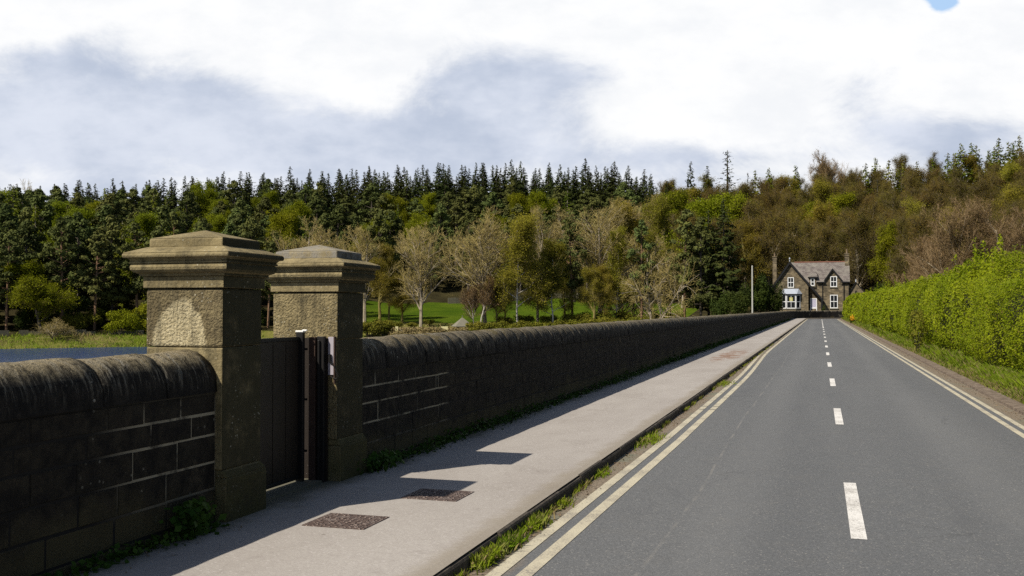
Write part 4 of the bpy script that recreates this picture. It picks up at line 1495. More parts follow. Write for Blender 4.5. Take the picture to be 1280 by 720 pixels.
GX0, GX1, AX, AZ = hX(966.5), hX(1010.6), hX(987.75), hZ(327.5)
LZ = hZ(357); PRX, PRZ = hX(1028), hZ(374)
sl_r = (AZ - PRZ) / (PRX - AX)
rz_ = AZ - sl_r * (GX1 - AX)
MX1 = hX(1061); EZ = hZ(352.5); RZ = hZ(327.5)
MY = 1.1                                     # main front stands back from the gable wing
mb = MB()
mb.prism([(GX0, -0.4), (GX1, -0.4), (GX1, rz_ - 0.12), (AX, AZ - 0.12), (GX0, LZ - 0.12)], 0.0, 8.0)
wall = mb.build('wall', M['house_stone'], house)
mb = MB()
mb.box(GX1 + 0.003, MX1, MY, 7.6, -0.4, EZ)
mb.prism([(hX(1031.5), EZ + 0.002), (hX(1051), EZ + 0.002), (hX(1051), EZ + 0.35), (hX(1040.6), hZ(337.5)), (hX(1031.5), EZ + 0.35)], MY, MY + 2.4)
mb.build('wall', M['house_stone'], house)
# right gable end above the eaves
mb = MB()
v0 = [(MX1 - 0.35, MY, EZ + 0.003), (MX1 - 0.35, 7.6, EZ + 0.003), (MX1 - 0.35, 4.35, RZ - 0.12)]
v1 = [(MX1, MY, EZ + 0.003), (MX1, 7.6, EZ + 0.003), (MX1, 4.35, RZ - 0.12)]
mb.mesh(v0 + v1, [(0, 1, 2), (5, 4, 3), (0, 2, 5, 3), (1, 4, 5, 2), (0, 3, 4, 1)])
mb.build('gable_end', M['house_stone'], house)


def slab(mb, a, b, c, d, th, m=0):
    """roof slope as a slab: a,b along the eave, c,d along the ridge"""
    vs = [a, b, c, d] + [(p[0], p[1], p[2] - th) for p in (a, b, c, d)]
    mb.mesh(vs, [(0, 1, 2, 3), (7, 6, 5, 4), (0, 4, 5, 1), (1, 5, 6, 2), (2, 6, 7, 3), (3, 7, 4, 0)], m)


mb = MB()                                   # main roof, two slopes
def eave_z(y): return EZ - 0.05 + (y - MY + 0.35) * (RZ + 0.07 - EZ) / (4.35 - MY + 0.35)
for xa, xb, ye in ((AX, hX(1012), MY - 0.35), (hX(1012), hX(1020.3), MY + 0.3), (hX(1020.3), hX(1031.3), MY - 0.35), (hX(1031.3), hX(1051.2), MY + 0.3), (hX(1051.2), MX1 + 0.12, MY - 0.35)):
    slab(mb, (xa, ye, eave_z(ye)), (xb, ye, eave_z(ye)), (xb, 4.35, RZ + 0.02), (xa, 4.35, RZ + 0.02), 0.14)
slab(mb, (MX1 + 0.12, 7.9, EZ - 0.05), (AX, 7.9, EZ - 0.05), (AX, 4.352, RZ + 0.02), (MX1 + 0.12, 4.352, RZ + 0.02), 0.14)
roof = mb.build('roof', M['slates'], house)
mb = MB()
mb.tube((AX + 0.8, 4.35, RZ + 0.03), (MX1 - 0.2, 4.35, RZ + 0.03), 0.13, 0.13, 8)
mb.build('ridge_tiles', M['ridge_tile'], roof)
mb = MB()                                   # gable wing roof with its long slope down over the porch
k_l = (AZ - LZ) / (AX - GX0)
x_l = GX0 - 0.45
slab(mb, (AX, -0.35, AZ + 0.06), (AX, 8.1, AZ + 0.06), (x_l, 8.1, AZ + 0.06 - k_l * (AX - x_l)), (x_l, -0.35, AZ + 0.06 - k_l * (AX - x_l)), 0.14)
slab(mb, (PRX + 0.2, -0.35, AZ + 0.06 - sl_r * (PRX + 0.2 - AX)), (PRX + 0.2, MY - 0.02, AZ + 0.06 - sl_r * (PRX + 0.2 - AX)), (AX + 0.003, MY - 0.02, AZ + 0.06), (AX + 0.003, -0.35, AZ + 0.06), 0.14)
slab(mb, (GX1 + 0.4, MY, AZ + 0.06 - sl_r * (GX1 + 0.4 - AX)), (GX1 + 0.4, 8.1, AZ + 0.06 - sl_r * (GX1 + 0.4 - AX)), (AX + 0.003, 8.1, AZ + 0.06), (AX + 0.003, MY, AZ + 0.06), 0.14)
mb.build('roof', M['slates'], house)


def barge(x0, z0, x1, z1, y, w_=0.52):
    mb = MB()
    mb.prism([(x0, z0), (x1, z1), (x1, z1 - w_), (x0, z0 - w_)], y - 0.09, y)
    return mb.build('bargeboard', M['black_paint'], house)


barge(x_l, AZ + 0.10 - k_l * (AX - x_l), AX, AZ + 0.10, -0.36, 0.62)
barge(AX, AZ + 0.10, PRX + 0.2, AZ + 0.10 - sl_r * (PRX + 0.2 - AX), -0.362, 0.58)
mb = MB()
mb.tube((AX, -0.4, AZ + 0.02), (AX, -0.4, AZ + 0.5), 0.09, 0.06, 8)
mb.frustum(AX - 0.15, AX + 0.15, -0.55, -0.25, AZ + 0.5, AX - 0.03, AX + 0.03, -0.43, -0.37, AZ + 0.85)
mb.build('finial', M['lead'], house)
dx = hX(1040.6); dz = hZ(336)
barge(hX(1030.2), hZ(350.5), dx, dz, MY - 0.30, 0.42)
barge(dx, dz, hX(1052.6), hZ(350.5), MY - 0.302, 0.42)
mb = MB()
slab(mb, (dx, MY - 0.3, dz), (dx, 4.0, dz), (hX(1030.2), 4.0, hZ(350.5)), (hX(1030.2), MY - 0.3, hZ(350.5)), 0.12)
slab(mb, (hX(1052.6), MY - 0.3, hZ(350.5)), (hX(1052.6), 4.0, hZ(350.5)), (dx + 0.002, 4.0, dz), (dx + 0.002, MY - 0.3, dz), 0.12)
mb.build('gablet_roof', M['slates'], house)
# small hipped dormer beside the gable
mb = MB()
mb.box(hX(1012), hX(1020.3), MY - 0.25, MY + 1.6, EZ - 1.2, hZ(347.2))
dorm = mb.build('dormer', M['house_stone'], house)
mb = MB()
mb.frustum(hX(1010), hX(1022.5), MY - 0.5, MY + 1.8, hZ(347), hX(1012), hX(1020.5), MY + 0.2, MY + 1.6, hZ(340))
mb.build('dormer_roof', M['slates'], dorm)
mb = MB()
mb.box(hX(1010), hX(1022.5), MY - 0.56, MY - 0.501, hZ(348), hZ(346.4))
mb.build('fascia', M['black_paint'], dorm)
sash(hX(1013.6), hX(1018.4), hZ(357.5), hZ(348.2), MY - 0.27, 1)
sash(hX(985.0), hX(992.8), hZ(359.7), hZ(347), -0.02)
sash(hX(1037.8), hX(1046), hZ(359), hZ(346), MY - 0.02)
sash(hX(1037.4), hX(1046.8), hZ(385.2), hZ(368.8), MY - 0.02)
# bay window
bx0, bx1, bw, bz = hX(977.6), hX(1001), 0.95, hZ(368)
mb = MB()
plan = [(bx0, 0.0), (bx0 + 0.85, -bw), (bx1 - 0.85, -bw), (bx1, 0.0)]
def plan_block(mb, z0, z1, off=0.0):
    p2 = [(plan[0][0] - off, -0.002), (plan[1][0] - off * 0.5, plan[1][1] - off), (plan[2][0] + off * 0.5, plan[2][1] - off), (plan[3][0] + off, -0.002)]
    vs = [(x, y, z0) for x, y in p2] + [(x, y, z1) for x, y in p2]
    mb.mesh(vs, [(3, 2, 1, 0), (4, 5, 6, 7), (0, 1, 5, 4), (1, 2, 6, 5), (2, 3, 7, 6), (3, 0, 4, 7)])
plan_block(mb, -0.4, hZ(385.8))
bay = mb.build('bay_window', M['house_stone'], house)
mb = MB()
plan_block(mb, bz - 0.12, bz + 0.05)
mb.build('lintel', M['house_stone'], bay)
mb = MB()
p2 = [(plan[0][0] - 0.35, -0.002), (plan[1][0] - 0.2, plan[1][1] - 0.3), (plan[2][0] + 0.2, plan[2][1] - 0.3), (plan[3][0] + 0.35, -0.002)]
q2 = [(plan[0][0] + 0.35, -0.002), (plan[1][0] + 0.25, -0.25), (plan[2][0] - 0.25, -0.25), (plan[3][0] - 0.35, -0.002)]
vs = [(x, y, bz + 0.055) for x, y in p2] + [(x, y, hZ(361.2)) for x, y in q2]
mb.mesh(vs, [(3, 2, 1, 0), (4, 5, 6, 7), (0, 1, 5, 4), (1, 2, 6, 5), (2, 3, 7, 6), (3, 0, 4, 7)])
mb.build('bay_roof', M['lead'], bay)
sash(plan[1][0] + 0.06, plan[2][0] - 0.06, hZ(385.6), bz - 0.13, -bw + 0.05, 2, house, 0, None, True)
for a, b, sgn in ((plan[0], plan[1], 1), (plan[2], plan[3], -1)):
    mx_, my_ = (a[0] + b[0]) / 2, (a[1] + b[1]) / 2
    L = math.hypot(b[0] - a[0], b[1] - a[1])
    sash(mx_ - L / 2 + 0.06, mx_ + L / 2 - 0.06, hZ(385.6), bz - 0.13, my_ + 0.04, 1, house, math.atan2(b[1] - a[1], b[0] - a[0]), (mx_, my_))
# door in the porch
mb = MB()
x0, x1, z0, z1 = hX(1013), hX(1021.2), hZ(390), hZ(373)
y_ = MY - 0.03
for a, b, c, e in ((x0, x0 + 0.14, z0, z1), (x1 - 0.14, x1, z0, z1), (x0 + 0.14, x1 - 0.14, z1 - 0.14, z1), (x0 + 0.14, x1 - 0.14, hZ(385.9), hZ(384.2))):
    mb.box(a, b, y_ - 0.05, y_ + 0.03, c, e)
door = mb.build('door', M['white_wood'], house)
mb = MB()
mb.box(x0 + 0.14, x1 - 0.14, y_ - 0.01, y_ + 0.025, hZ(384.2), z1 - 0.14)
mb.build('door_panel', M['door_paint'], door)
mb = MB()
mb.box(PRX - 0.28, PRX + 0.02, -0.3, 0.0, -0.4, PRZ - 0.25)
mb.build('porch_post', M['black_paint'], house)
mb = MB()
mb.box(hX(1022), PRX - 0.285, -0.25, MY - 0.02, -0.4, hZ(383))
mb.build('porch_wall', M['house_stone'], house)
# gutters and down pipes
for a, b in ((hX(1021), hX(1031.5)), (hX(1050), MX1 + 0.2)):
    mb = MB()
    mb.box(a, b, MY - 0.50, MY - 0.36, EZ - 0.22, EZ - 0.02)
    mb.build('gutter', M['black_paint'], house)
for xx, z1_ in ((hX(1028.2), EZ - 0.2), (hX(1054.4), EZ - 0.2), (hX(1060.6), EZ - 0.2), (hX(1011.4), rz_ - 0.4)):
    mb = MB()
    mb.tube((xx, MY - 0.1, -0.3), (xx, MY - 0.1, z1_), 0.085, 0.085, 8)
    mb.build('drainpipe', M['black_paint'], house)


def chimney(x0, x1, y0, y1, z0, z1, zp):
    mb = MB()
    mb.box(x0, x1, y0, y1, z0, z1)
    mb.box(x0 - 0.08, x1 + 0.08, y0 - 0.08, y1 + 0.08, z1 - 0.45, z1 - 0.28)
    mb.box(x0 - 0.10, x1 + 0.10, y0 - 0.10, y1 + 0.10, z1 + 0.002, z1 + 0.14)
    ch = mb.build('chimney', M['house_stone'], house)
    mb = MB()
    cx, cy = (x0 + x1) / 2, (y0 + y1) / 2
    mb.tube((cx, cy, z1 + 0.143), (cx, cy, zp - 0.15), 0.17, 0.13, 10)
    mb.tube((cx, cy, zp - 0.149), (cx, cy, zp), 0.19, 0.19, 10)
    mb.build('chimney_pot', M['pot'], ch)


chimney(hX(965.3), hX(970.3), 3.4, 4.3, -0.3, hZ(320.5), hZ(315))
chimney(hX(1056.2), hX(1061.4), 3.6, 5.1, EZ + 0.6, hZ(318), hZ(311.5))

ob = thing('stone_outbuilding', 'small gabled stone outbuilding at the right end of the house, half hidden by the hedge', 'outbuilding', (0, HY + 1.5, -0.06))
ax, az = hX(1069), hZ(353)
mb = MB()
mb.prism([(MX1 + 0.15, -0.4), (hX(1078), -0.4), (hX(1078), hZ(363)), (ax, az - 0.1), (MX1 + 0.15, hZ(363))], 0, 5)
mb.build('wall', M['house_stone'], ob)
mb = MB()
slab(mb, (ax, -0.25, az + 0.05), (ax, 5.2, az + 0.05), (hX(1061.8), 5.2, hZ(364.5)), (hX(1061.8), -0.25, hZ(364.5)), 0.2)
slab(mb, (hX(1079.5), -0.25, hZ(364.5)), (hX(1079.5), 5.2, hZ(364.5)), (ax + 0.002, 5.2, az + 0.05), (ax + 0.002, -0.25, az + 0.05), 0.2)
mb.build('roof', M['black_paint'], ob)
mb = MB()
mb.tube((ax, -0.25, az), (ax, -0.25, az + 0.5), 0.12, 0.07, 8)
mb.build('finial', M['lead'], ob)
mb = MB()
mb.box(hX(1068.2), hX(1070), -0.02, 0.02, hZ(367), hZ(363.6))
mb.build('window', M['glass'], ob)

# white pole by the wall
px_, py_ = polar(940.5, 165)
pt = thing('white_pole', 'tall pale pole standing behind the wall to the left of the house', 'pole', (px_, py_, float(ground(px_, py_))))
zt = EYE + (YH - 333) / F * zdepth(940, 165) - pt.location.z
mb = MB(); mb.tube((0, 0, -0.3), (0, 0, zt), 0.16, 0.11, 10)
mb.build('shaft', M['pole'], pt)
mb = MB(); mb.tube((0, 0, 0.0), (0, 0, zt * 0.30), 0.20, 0.185, 10)
mb.build('base_sleeve', M['pole'], pt)
mb = MB(); mb.tube((0, 0, zt + 0.002), (0, 0, zt + 0.14), 0.125, 0.05, 10)
mb.build('cap', M['pole'], pt)

# hut and boards on the far bank
hx_, hy_ = polar(578, 181)
hz_ = float(ground(hx_, hy_))
hut = thing('stone_hut', 'small hut with a grey pyramid roof among the bank trees', 'hut', (hx_, hy_, hz_), alpha_of(578) + 0.25)
ze = EYE - (408 - YH) / F * zdepth(578, 181) - hz_
zt = EYE - (396.5 - YH) / F * zdepth(578, 181) - hz_
mb = MB(); mb.box(-1.3, 1.3, -1.3, 1.3, -1.5, ze)
mb.build('wall', M['drywall'], hut)
mb = MB()
mb.mesh([(-1.7, -1.7, ze + 0.003), (1.7, -1.7, ze + 0.003), (1.7, 1.7, ze + 0.003), (-1.7, 1.7, ze + 0.003), (0, 0, zt)], [(0, 1, 4), (1, 2, 4), (2, 3, 4), (3, 0, 4), (3, 2, 1, 0)])
rf = mb.build('roof', M['hut_roof'], hut)
mb = MB(); mb.tube((0, 0, zt - 0.1), (0, 0, zt + 0.35), 0.08, 0.05, 8)
mb.build('finial', M['hut_roof'], rf)
mb = MB(); mb.box(0.05, 0.7, -1.33, -1.301, -0.4, ze - 0.1)
mb.build('door', M['black_paint'], hut)
for pxx, w_, h_, lab in ((496, 0.25, 0.42, 'small pale post board with a leaning strut by the reeds'), (555.5, 0.62, 0.62, 'wider pale yellow board on two posts by the reeds')):
    x, y = polar(pxx, 178)
    z = EYE - (408.0 - YH) / F * zdepth(pxx, 178)
    g = float(ground(x, y))
    bd = thing('notice_board', lab, 'sign board', (x, y, g), alpha_of(pxx))
    mb = MB(); mb.box(-w_, w_, -0.03, 0.03, z - g - 2 * h_, z - g)
    mb.build('board', M['sign_yellow'], bd)
    for sx_ in (-w_ * 0.7, w_ * 0.7):
        mb = MB(); mb.box(sx_ - 0.06, sx_ + 0.06, 0.031, 0.15, -0.3, z - g - 0.1)
        mb.build('post', M['wood_pale'], bd)
    if w_ < 0.4:
        mb = MB(); mb.tube((0.3, 0, z - g - 0.3), (1.5, 0.1, z - g - 1.3), 0.07, 0.07, 6)
        mb.build('strut', M['wood_pale'], bd)

# low field wall across the back of the meadow
mb = MB()
pts = [polar(p_, 247 + 5 * math.sin(p_ * 0.02)) for p_ in range(560, 790, 10)]
cx, cy = pts[len(pts) // 2]
c0 = float(ground(cx, cy))
for (a, b) in zip(pts[:-1], pts[1:]):
    za, zb = float(ground(*a)), float(ground(*b))
    ang = math.atan2(b[1] - a[1], b[0] - a[0])
    nx_, ny_ = -math.sin(ang) * 0.25, math.cos(ang) * 0.25
    base = [(a[0] - nx_, a[1] - ny_, za), (b[0] - nx_, b[1] - ny_, zb), (b[0] + nx_, b[1] + ny_, zb), (a[0] + nx_, a[1] + ny_, za)]
    vs = [(x - cx, y - cy, z - c0 - 0.5) for x, y, z in base] + [(x - cx, y - cy, z - c0 + 1.35 + 0.1 * random.random()) for x, y, z in base]
    mb.mesh(vs, [(3, 2, 1, 0), (4, 5, 6, 7), (0, 1, 5, 4), (1, 2, 6, 5), (2, 3, 7, 6), (3, 0, 4, 7)])
tag(mb.build('field_wall', M['drywall'], None, (cx, cy, c0)), 'low grey dry stone wall across the back of the green meadow', 'stone wall')
# low revetment on the far shore of the reservoir
mb = MB()
pts = [polar(p_, 186.0) for p_ in range(-60, 330, 12)]
cx, cy = pts[len(pts) // 2]
for i, (a, b) in enumerate(zip(pts[:-1], pts[1:])):
    if i % 9 in (2, 6): continue
    ang = math.atan2(b[1] - a[1], b[0] - a[0])
    nx_, ny_ = -math.sin(ang) * 0.25, math.cos(ang) * 0.25
    base = [(a[0] - nx_, a[1] - ny_), (b[0] - nx_, b[1] - ny_), (b[0] + nx_, b[1] + ny_), (a[0] + nx_, a[1] + ny_)]
    h_ = 0.55 + 0.35 * random.random()
    vs = [(x - cx, y - cy, -3.6) for x, y in base] + [(x - cx, y - cy, -2.75 + h_) for x, y in base]
    mb.mesh(vs, [(3, 2, 1, 0), (4, 5, 6, 7), (0, 1, 5, 4), (1, 2, 6, 5), (2, 3, 7, 6), (3, 0, 4, 7)])
tag(mb.build('shore_wall', M['drywall'], None, (cx, cy, 0)), 'broken low pale wall along the far shore of the reservoir', 'stone wall')

# ------------------------------------------------------------------ trees
def tubes_to_quads(seg, n=3):
    A = np.array([s_[0] for s_ in seg]); B = np.array([s_[1] for s_ in seg])
    r0 = np.array([s_[2] for s_ in seg])[:, None]; r1 = np.array([s_[3] for s_ in seg])[:, None]
    d_ = unit(B - A)
    ref = np.where(np.abs(d_[:, 2:3]) > 0.9, np.array([[1.0, 0, 0]]), np.array([[0, 0, 1.0]]))
    e = unit(np.cross(d_, ref)); g = np.cross(d_, e)
    out = []
    for i in range(n):
        t0, t1 = 2 * math.pi * i / n, 2 * math.pi * (i + 1) / n
        u0 = e * math.cos(t0) + g * math.sin(t0); u1 = e * math.cos(t1) + g * math.sin(t1)
        out.append(np.stack([A + u0 * r0, A + u1 * r0, B + u1 * r1, B + u0 * r1], axis=1))
    return np.concatenate(out)


PROTO = {}


def proto(kind, trunk, crown):
    PROTO.setdefault(kind, []).append((trunk, crown))


def spruce(kind, seed, H=20.0, Rm=3.1, base=0.10, mat='spruce', dens=1.0, ragged=0.25, bark='bark_dark', sz=0.5):
    rg = np.random.default_rng(seed)
    seg = [((0, 0, -1.0), (0, 0, H * 0.5), 0.26, 0.16), ((0, 0, H * 0.5), (0, 0, H), 0.16, 0.03)]
    C = []; Nn = []
    z = H * base
    while z < H - 0.15:
        f = (z - H * base) / (H * (1 - base))
        Rz = (min(Rm * (1 - f) ** 0.95, Rm * 0.72) + 0.34) * (0.75 + 0.25 * min(1, f * 8))
        for k in range(int(6 + 3 * (1 - f))):
            a = rg.uniform(0, 2 * math.pi)
            L = Rz * (1 - ragged + 2 * ragged * rg.random()) * (0.6 + 0.4 * rg.random())
            n = max(2, int(L * 7 * dens))
            s_ = rg.uniform(0.12, 1.0, n) ** 0.8
            lat = rg.normal(0, 0.14, n) * L * 0.8 * (1.1 - s_)
            dz = -0.34 * L * s_ + 0.26 * L * s_ ** 2.5 + rg.normal(0, 0.10, n)
            C.append(np.stack([np.cos(a) * L * s_ - np.sin(a) * lat, np.sin(a) * L * s_ + np.cos(a) * lat, z + dz + rg.normal(0, 0.08)], -1))
            nn = np.stack([np.full(n, math.cos(a)) * 0.55, np.full(n, math.sin(a)) * 0.55, np.full(n, 0.8)], -1) + rg.normal(0, 0.35, (n, 3))
            Nn.append(nn)
            if rg.random() < 0.3:
                seg.append(((0, 0, z), (np.cos(a) * L * 0.8, np.sin(a) * L * 0.8, z - 0.15 * L), 0.045, 0.015))
        z += 0.40 + 0.25 * (1 - f)
    C = np.concatenate(C); Nn = np.concatenate(Nn)
    s_ = sz * rg.uniform(0.6, 1.2, len(C)) * (0.55 + 0.55 * np.clip((H - C[:, 2]) / (H * 0.5), 0, 1))
    tr = quads_mesh(kind + '_trunk', tubes_to_quads(seg, 5), M[bark])
    cr = quads_mesh(kind + '_crown', leaf_quads(C, Nn, s_, rg, 0.55), M[mat])
    proto(kind, tr, cr)


def pine(kind, seed, H=21.0, Rm=3.6, base=0.40, mat='pine', bark='bark_pine', nc=34, lean=0.4, cs=1.25):
    rg = np.random.default_rng(seed)
    bx, by = rg.normal(0, lean, 2)
    seg = [((0, 0, -1.0), (bx * 0.4, by * 0.4, H * 0.45), 0.30, 0.22), ((bx * 0.4, by * 0.4, H * 0.45), (bx, by, H * 0.94), 0.22, 0.06)]
    C = []; Nn = []
    for i in range(nc):
        f = (i + rg.random()) / nc
        z = H * (base + (0.97 - base) * f)
        prof = (math.sin(min(1.0, 0.22 + f * 0.80) * math.pi) ** 0.7)
        rad = Rm * prof * math.sqrt(rg.random()) * 1.0
        a = rg.uniform(0, 2 * math.pi)
        c = np.array([bx * f + rad * math.cos(a), by * f + rad * math.sin(a), z])
        sz_ = cs * rg.uniform(0.7, 1.25) * (1.0 - 0.35 * f)
        n = int(80 * sz_ ** 2)
        p = rg.normal(size=(n, 3)); p = unit(p) * (rg.random((n, 1)) ** 0.35)
        p[:, 2] *= 0.55
        p[:, 2] += 0.10 * (1 - (p[:, 0] ** 2 + p[:, 1] ** 2))
        C.append(c + p * sz_)
        Nn.append(p * np.array([1, 1, 1.6]) + rg.normal(0, 0.45, (n, 3)) + np.array([0, 0, 0.35]))
        st = np.array([bx * f * 0.8, by * f * 0.8, max(z - 0.3 * rad - 0.5, H * 0.2)])
        seg.append((st, c - np.array([0, 0, 0.2]), 0.075, 0.03))
    for i in range(6):      # dead snags on the bare lower stem
        z = H * rg.uniform(0.06, max(base, 0.1)); a = rg.uniform(0, 6.28); L = rg.uniform(0.6, 1.8)
        seg.append(((0, 0, z), (L * math.cos(a), L * math.sin(a), z + 0.1), 0.035, 0.012))
    C = np.concatenate(C); Nn = np.concatenate(Nn)
    proto(kind, quads_mesh(kind + '_trunk', tubes_to_quads(seg, 6), M[bark]),
          quads_mesh(kind + '_crown', leaf_quads(C, Nn, rg.uniform(0.32, 0.60, len(C)), rg, 0.55), M[mat]))


def broadleaf(kind, seed, H=18.0, spread=1.0, first=0.22, bark='bark_dark', twig='twig_tan', bud=None, nbud=2, budsize=0.22, up=0.35, n1=12, levels=4,
              trunk_r=0.32, twig_r=0.022, stems=1, limb_a=(0.5, 1.0), budlev=3, rnd=1.0, thick_lev=1, limb_k=0.5):
    """leafless or budding tree, grown branch by branch"""
    rg = random.Random(seed); ng = np.random.default_rng(seed)
    thick = []; thin = []; tips = []

    def grow(p, d_, L, r, lev):
        ns = 5 if lev == 0 else (4 if lev == 1 else 3)
        q = np.array(p, float); dd = np.array(d_, float)
        for i in range(ns):
            wob = 0.07 if lev == 0 else 0.20
            dd = dd + np.array([rg.gauss(0, wob), rg.gauss(0, wob), rg.gauss(0, wob) + (up * 0.25 if lev else 0.02)])
            dd /= np.linalg.norm(dd)
            e = q + dd * (L / ns)
            ra = max(r * (1 - 0.75 * i / ns), twig_r); rb = max(r * (1 - 0.75 * (i + 1) / ns), twig_r * 0.8)
            (thick if lev <= thick_lev else thin).append((q, e, ra, rb))
            if lev >= budlev: tips.append((q + e) / 2); tips.append(e)
            if lev < levels:
                if lev == 0:
                    nch = 0 if (i + 1) / ns < first + 0.12 else max(2, int(n1 / (ns * (1 - first)) + rg.random()))
                else:
                    nch = (2, 2, 1, 1)[min(lev - 1, 3)] + (1 if rg.random() < 0.45 else 0)
                    if i == 0 and lev < 3: nch -= 1
                for k in range(max(0, nch)):
                    f = rg.random()
                    s_ = q + (e - q) * f
                    az = rg.uniform(0, 2 * math.pi)
                    ang = rg.uniform(*limb_a) * (1.0 if lev == 0 else 0.95)
                    o1 = np.cross(dd, [0, 0, 1.0]) if abs(dd[2]) < 0.95 else np.array([1.0, 0, 0])
                    o1 /= np.linalg.norm(o1); o2 = np.cross(dd, o1)
                    nd = dd * math.cos(ang) + (o1 * math.cos(az) + o2 * math.sin(az)) * math.sin(ang)
                    if lev == 0:
                        hf = s_[2] / H
                        LL = H * 0.46 * spread * (1.15 - 0.75 * hf) * rg.uniform(0.75, 1.15)
                    else:
                        LL = L * rg.uniform(0.42, 0.66) * (1.1 - 0.4 * (i + f) / ns)
                    grow(s_, nd, LL, max(ra * (limb_k if lev == 0 else limb_k + 0.05), twig_r), lev + 1)
            q = e

    for k in range(stems):
        a = 2 * math.pi * k / max(1, stems) + rg.random()
        tl = 0.0 if stems == 1 else rg.uniform(0.12, 0.34)
        grow((0.25 * math.cos(a) * (stems > 1), 0.25 * math.sin(a) * (stems > 1), -0.6), (tl * math.cos(a), tl * math.sin(a), 1.0), H * (0.93 if stems == 1 else rg.uniform(0.7, 0.95)), trunk_r, 0)
    tr = tubes_to_quads(thick, 6)
    cr = tubes_to_quads(thin, 3)
    mi = np.zeros(len(cr), int)
    mats = [M[twig]]
    if bud:
        T = np.repeat(np.array(tips), nbud, axis=0)
        T = T + ng.normal(0, 0.28 * rnd, T.shape)
        lq = leaf_quads(T, ng.normal(0, 1, T.shape) + np.array([0, 0, 0.3]), budsize * ng.uniform(0.5, 1.3, len(T)), ng, 0.6)
        cr = np.concatenate([cr, lq]); mi = np.concatenate([mi, np.ones(len(lq), int)])
        mats.append(M[bud])
    print(kind, 'thick', len(thick), 'thin', len(thin))
    # bring the height to H exactly
    zmax = max(cr[:, :, 2].max(), tr[:, :, 2].max())
    tr[:, :, :] *= H / zmax; cr[:, :, :] *= H / zmax
    proto(kind, quads_mesh(kind + '_trunk', tr, M[bark]), quads_mesh(kind + '_crown', cr, mats, mi))


def bushy(kind, seed, H=4.0, Rm=2.2, mat='gorse', n=2600, sz=0.22, flat=0.9, bark='bark_dark'):
    rg = np.random.default_rng(seed)
    C = []; Nn = []; seg = []
    for k in range(14):
        a = rg.uniform(0, 6.28); rr = Rm * 0.65 * math.sqrt(rg.random()); z = H * rg.uniform(0.2, 0.75)
        c = np.array([rr * math.cos(a), rr * math.sin(a), z]); s_ = Rm * rg.uniform(0.32, 0.52)
        m_ = n // 14
        p = unit(rg.normal(size=(m_, 3))) * (rg.random((m_, 1)) ** 0.4)
        q = c + p * np.array([s_, s_, s_ * flat * H / Rm / 1.8])
        C.append(q); Nn.append(p + rg.normal(0, 0.5, (m_, 3)) + np.array([0, 0, 0.3]))
        seg.append(((0, 0, -0.3), tuple(c), 0.06, 0.02))
    C = np.concatenate(C); Nn = np.concatenate(Nn)
    C[:, 2] = np.maximum(C[:, 2], 0.02)
    proto(kind, quads_mesh(kind + '_trunk', tubes_to_quads(seg, 4), M[bark]), quads_mesh(kind + '_crown', leaf_quads(C, Nn, sz * rg.uniform(0.6, 1.3, len(C)), rg, 0.6), M[mat]))


for i in range(6): spruce('spruce', 100 + i, 20, 4.9 + 0.6 * (i % 3), 0.08 + 0.05 * (i % 2), dens=0.8, sz=0.60, ragged=0.25 + 0.05 * (i % 3))
for i in range(6): pine('pine', 120 + i, 20, 3.7 + 0.3 * (i % 3), 0.12 + 0.06 * (i % 3), bark='bark_dark', nc=64, cs=1.35)
for i in range(3): pine('tall_pine', 140 + i, 22, 3.4, 0.34, nc=40, cs=1.3)
for i in range(3): spruce('larch', 150 + i, 19, 4.4, 0.12, 'larch', 0.9, 0.40, 'bark_pale', 0.6)
for i in range(2): spruce('sparse_larch', 160 + i, 20, 2.3, 0.3, 'spruce', 0.33, 0.5, 'bark_dark', 0.42)
for i in range(4): broadleaf('green_tree', 170 + i, 17, 0.95, 0.2, 'bark_dark', 'twig_olive', 'leaf_lime', 2, 0.24, rnd=1.6, up=0.5)
for i in range(6): broadleaf('beech', 180 + i, 22, 0.70, 0.28, 'bark_pale', 'twig_brown', 'bud_brown', 1, 0.12, up=0.6, n1=19, limb_a=(0.35, 0.85), twig_r=0.022, rnd=1.9)
for i in range(3): broadleaf('pink_tree', 200 + i, 17, 1.1, 0.10, 'bark_pale', 'twig_pink', 'bud_pink', 1, 0.08, up=0.6, n1=20, twig_r=0.018, limb_a=(0.35, 0.9), trunk_r=0.34, thick_lev=1, limb_k=0.55)
for i in range(3): broadleaf('bare_tree', 210 + i, 18, 1.22, 0.20, 'bark_pale', 'twig_tan', None, up=0.42, n1=17, twig_r=0.019, limb_a=(0.45, 1.0), trunk_r=0.40, thick_lev=2, limb_k=0.55)
for i in range(3): broadleaf('olive_tree', 220 + i, 16, 0.85, 0.18, 'twig_olive', 'twig_olive', 'bud_olive', 1, 0.16, up=0.5, n1=11, limb_a=(0.4, 0.9), rnd=1.3, twig_r=0.02)
for i in range(2): broadleaf('birch', 230 + i, 17, 0.55, 0.25, 'bark_birch', 'twig_olive', 'bud_olive', 1, 0.16, up=0.25, n1=15, trunk_r=0.15, rnd=1.3, twig_r=0.016)
broadleaf('pink_birch', 240, 9, 0.8, 0.30, 'bark_birch', 'twig_pink', 'bud_pink', 1, 0.06, up=0.5, n1=12, trunk_r=0.16, stems=2, limb_a=(0.4, 0.8))
for i in range(2): broadleaf('spreading_tree', 250 + i, 14, 1.35, 0.05, 'bark_pale', 'twig_tan', None, up=0.12, n1=17, twig_r=0.019, thick_lev=2, limb_k=0.55, limb_a=(0.8, 1.35))
for i in range(3): bushy('scrub', 260 + i, 3.0, 2.4)
for i in range(2): bushy('yew', 270 + i, 9, 3.6, 'shrub', 7000, 0.30, 1.25)
bushy('leafy_bush', 280, 5.0, 4.0, 'leaf_lime', 3200, 0.30)
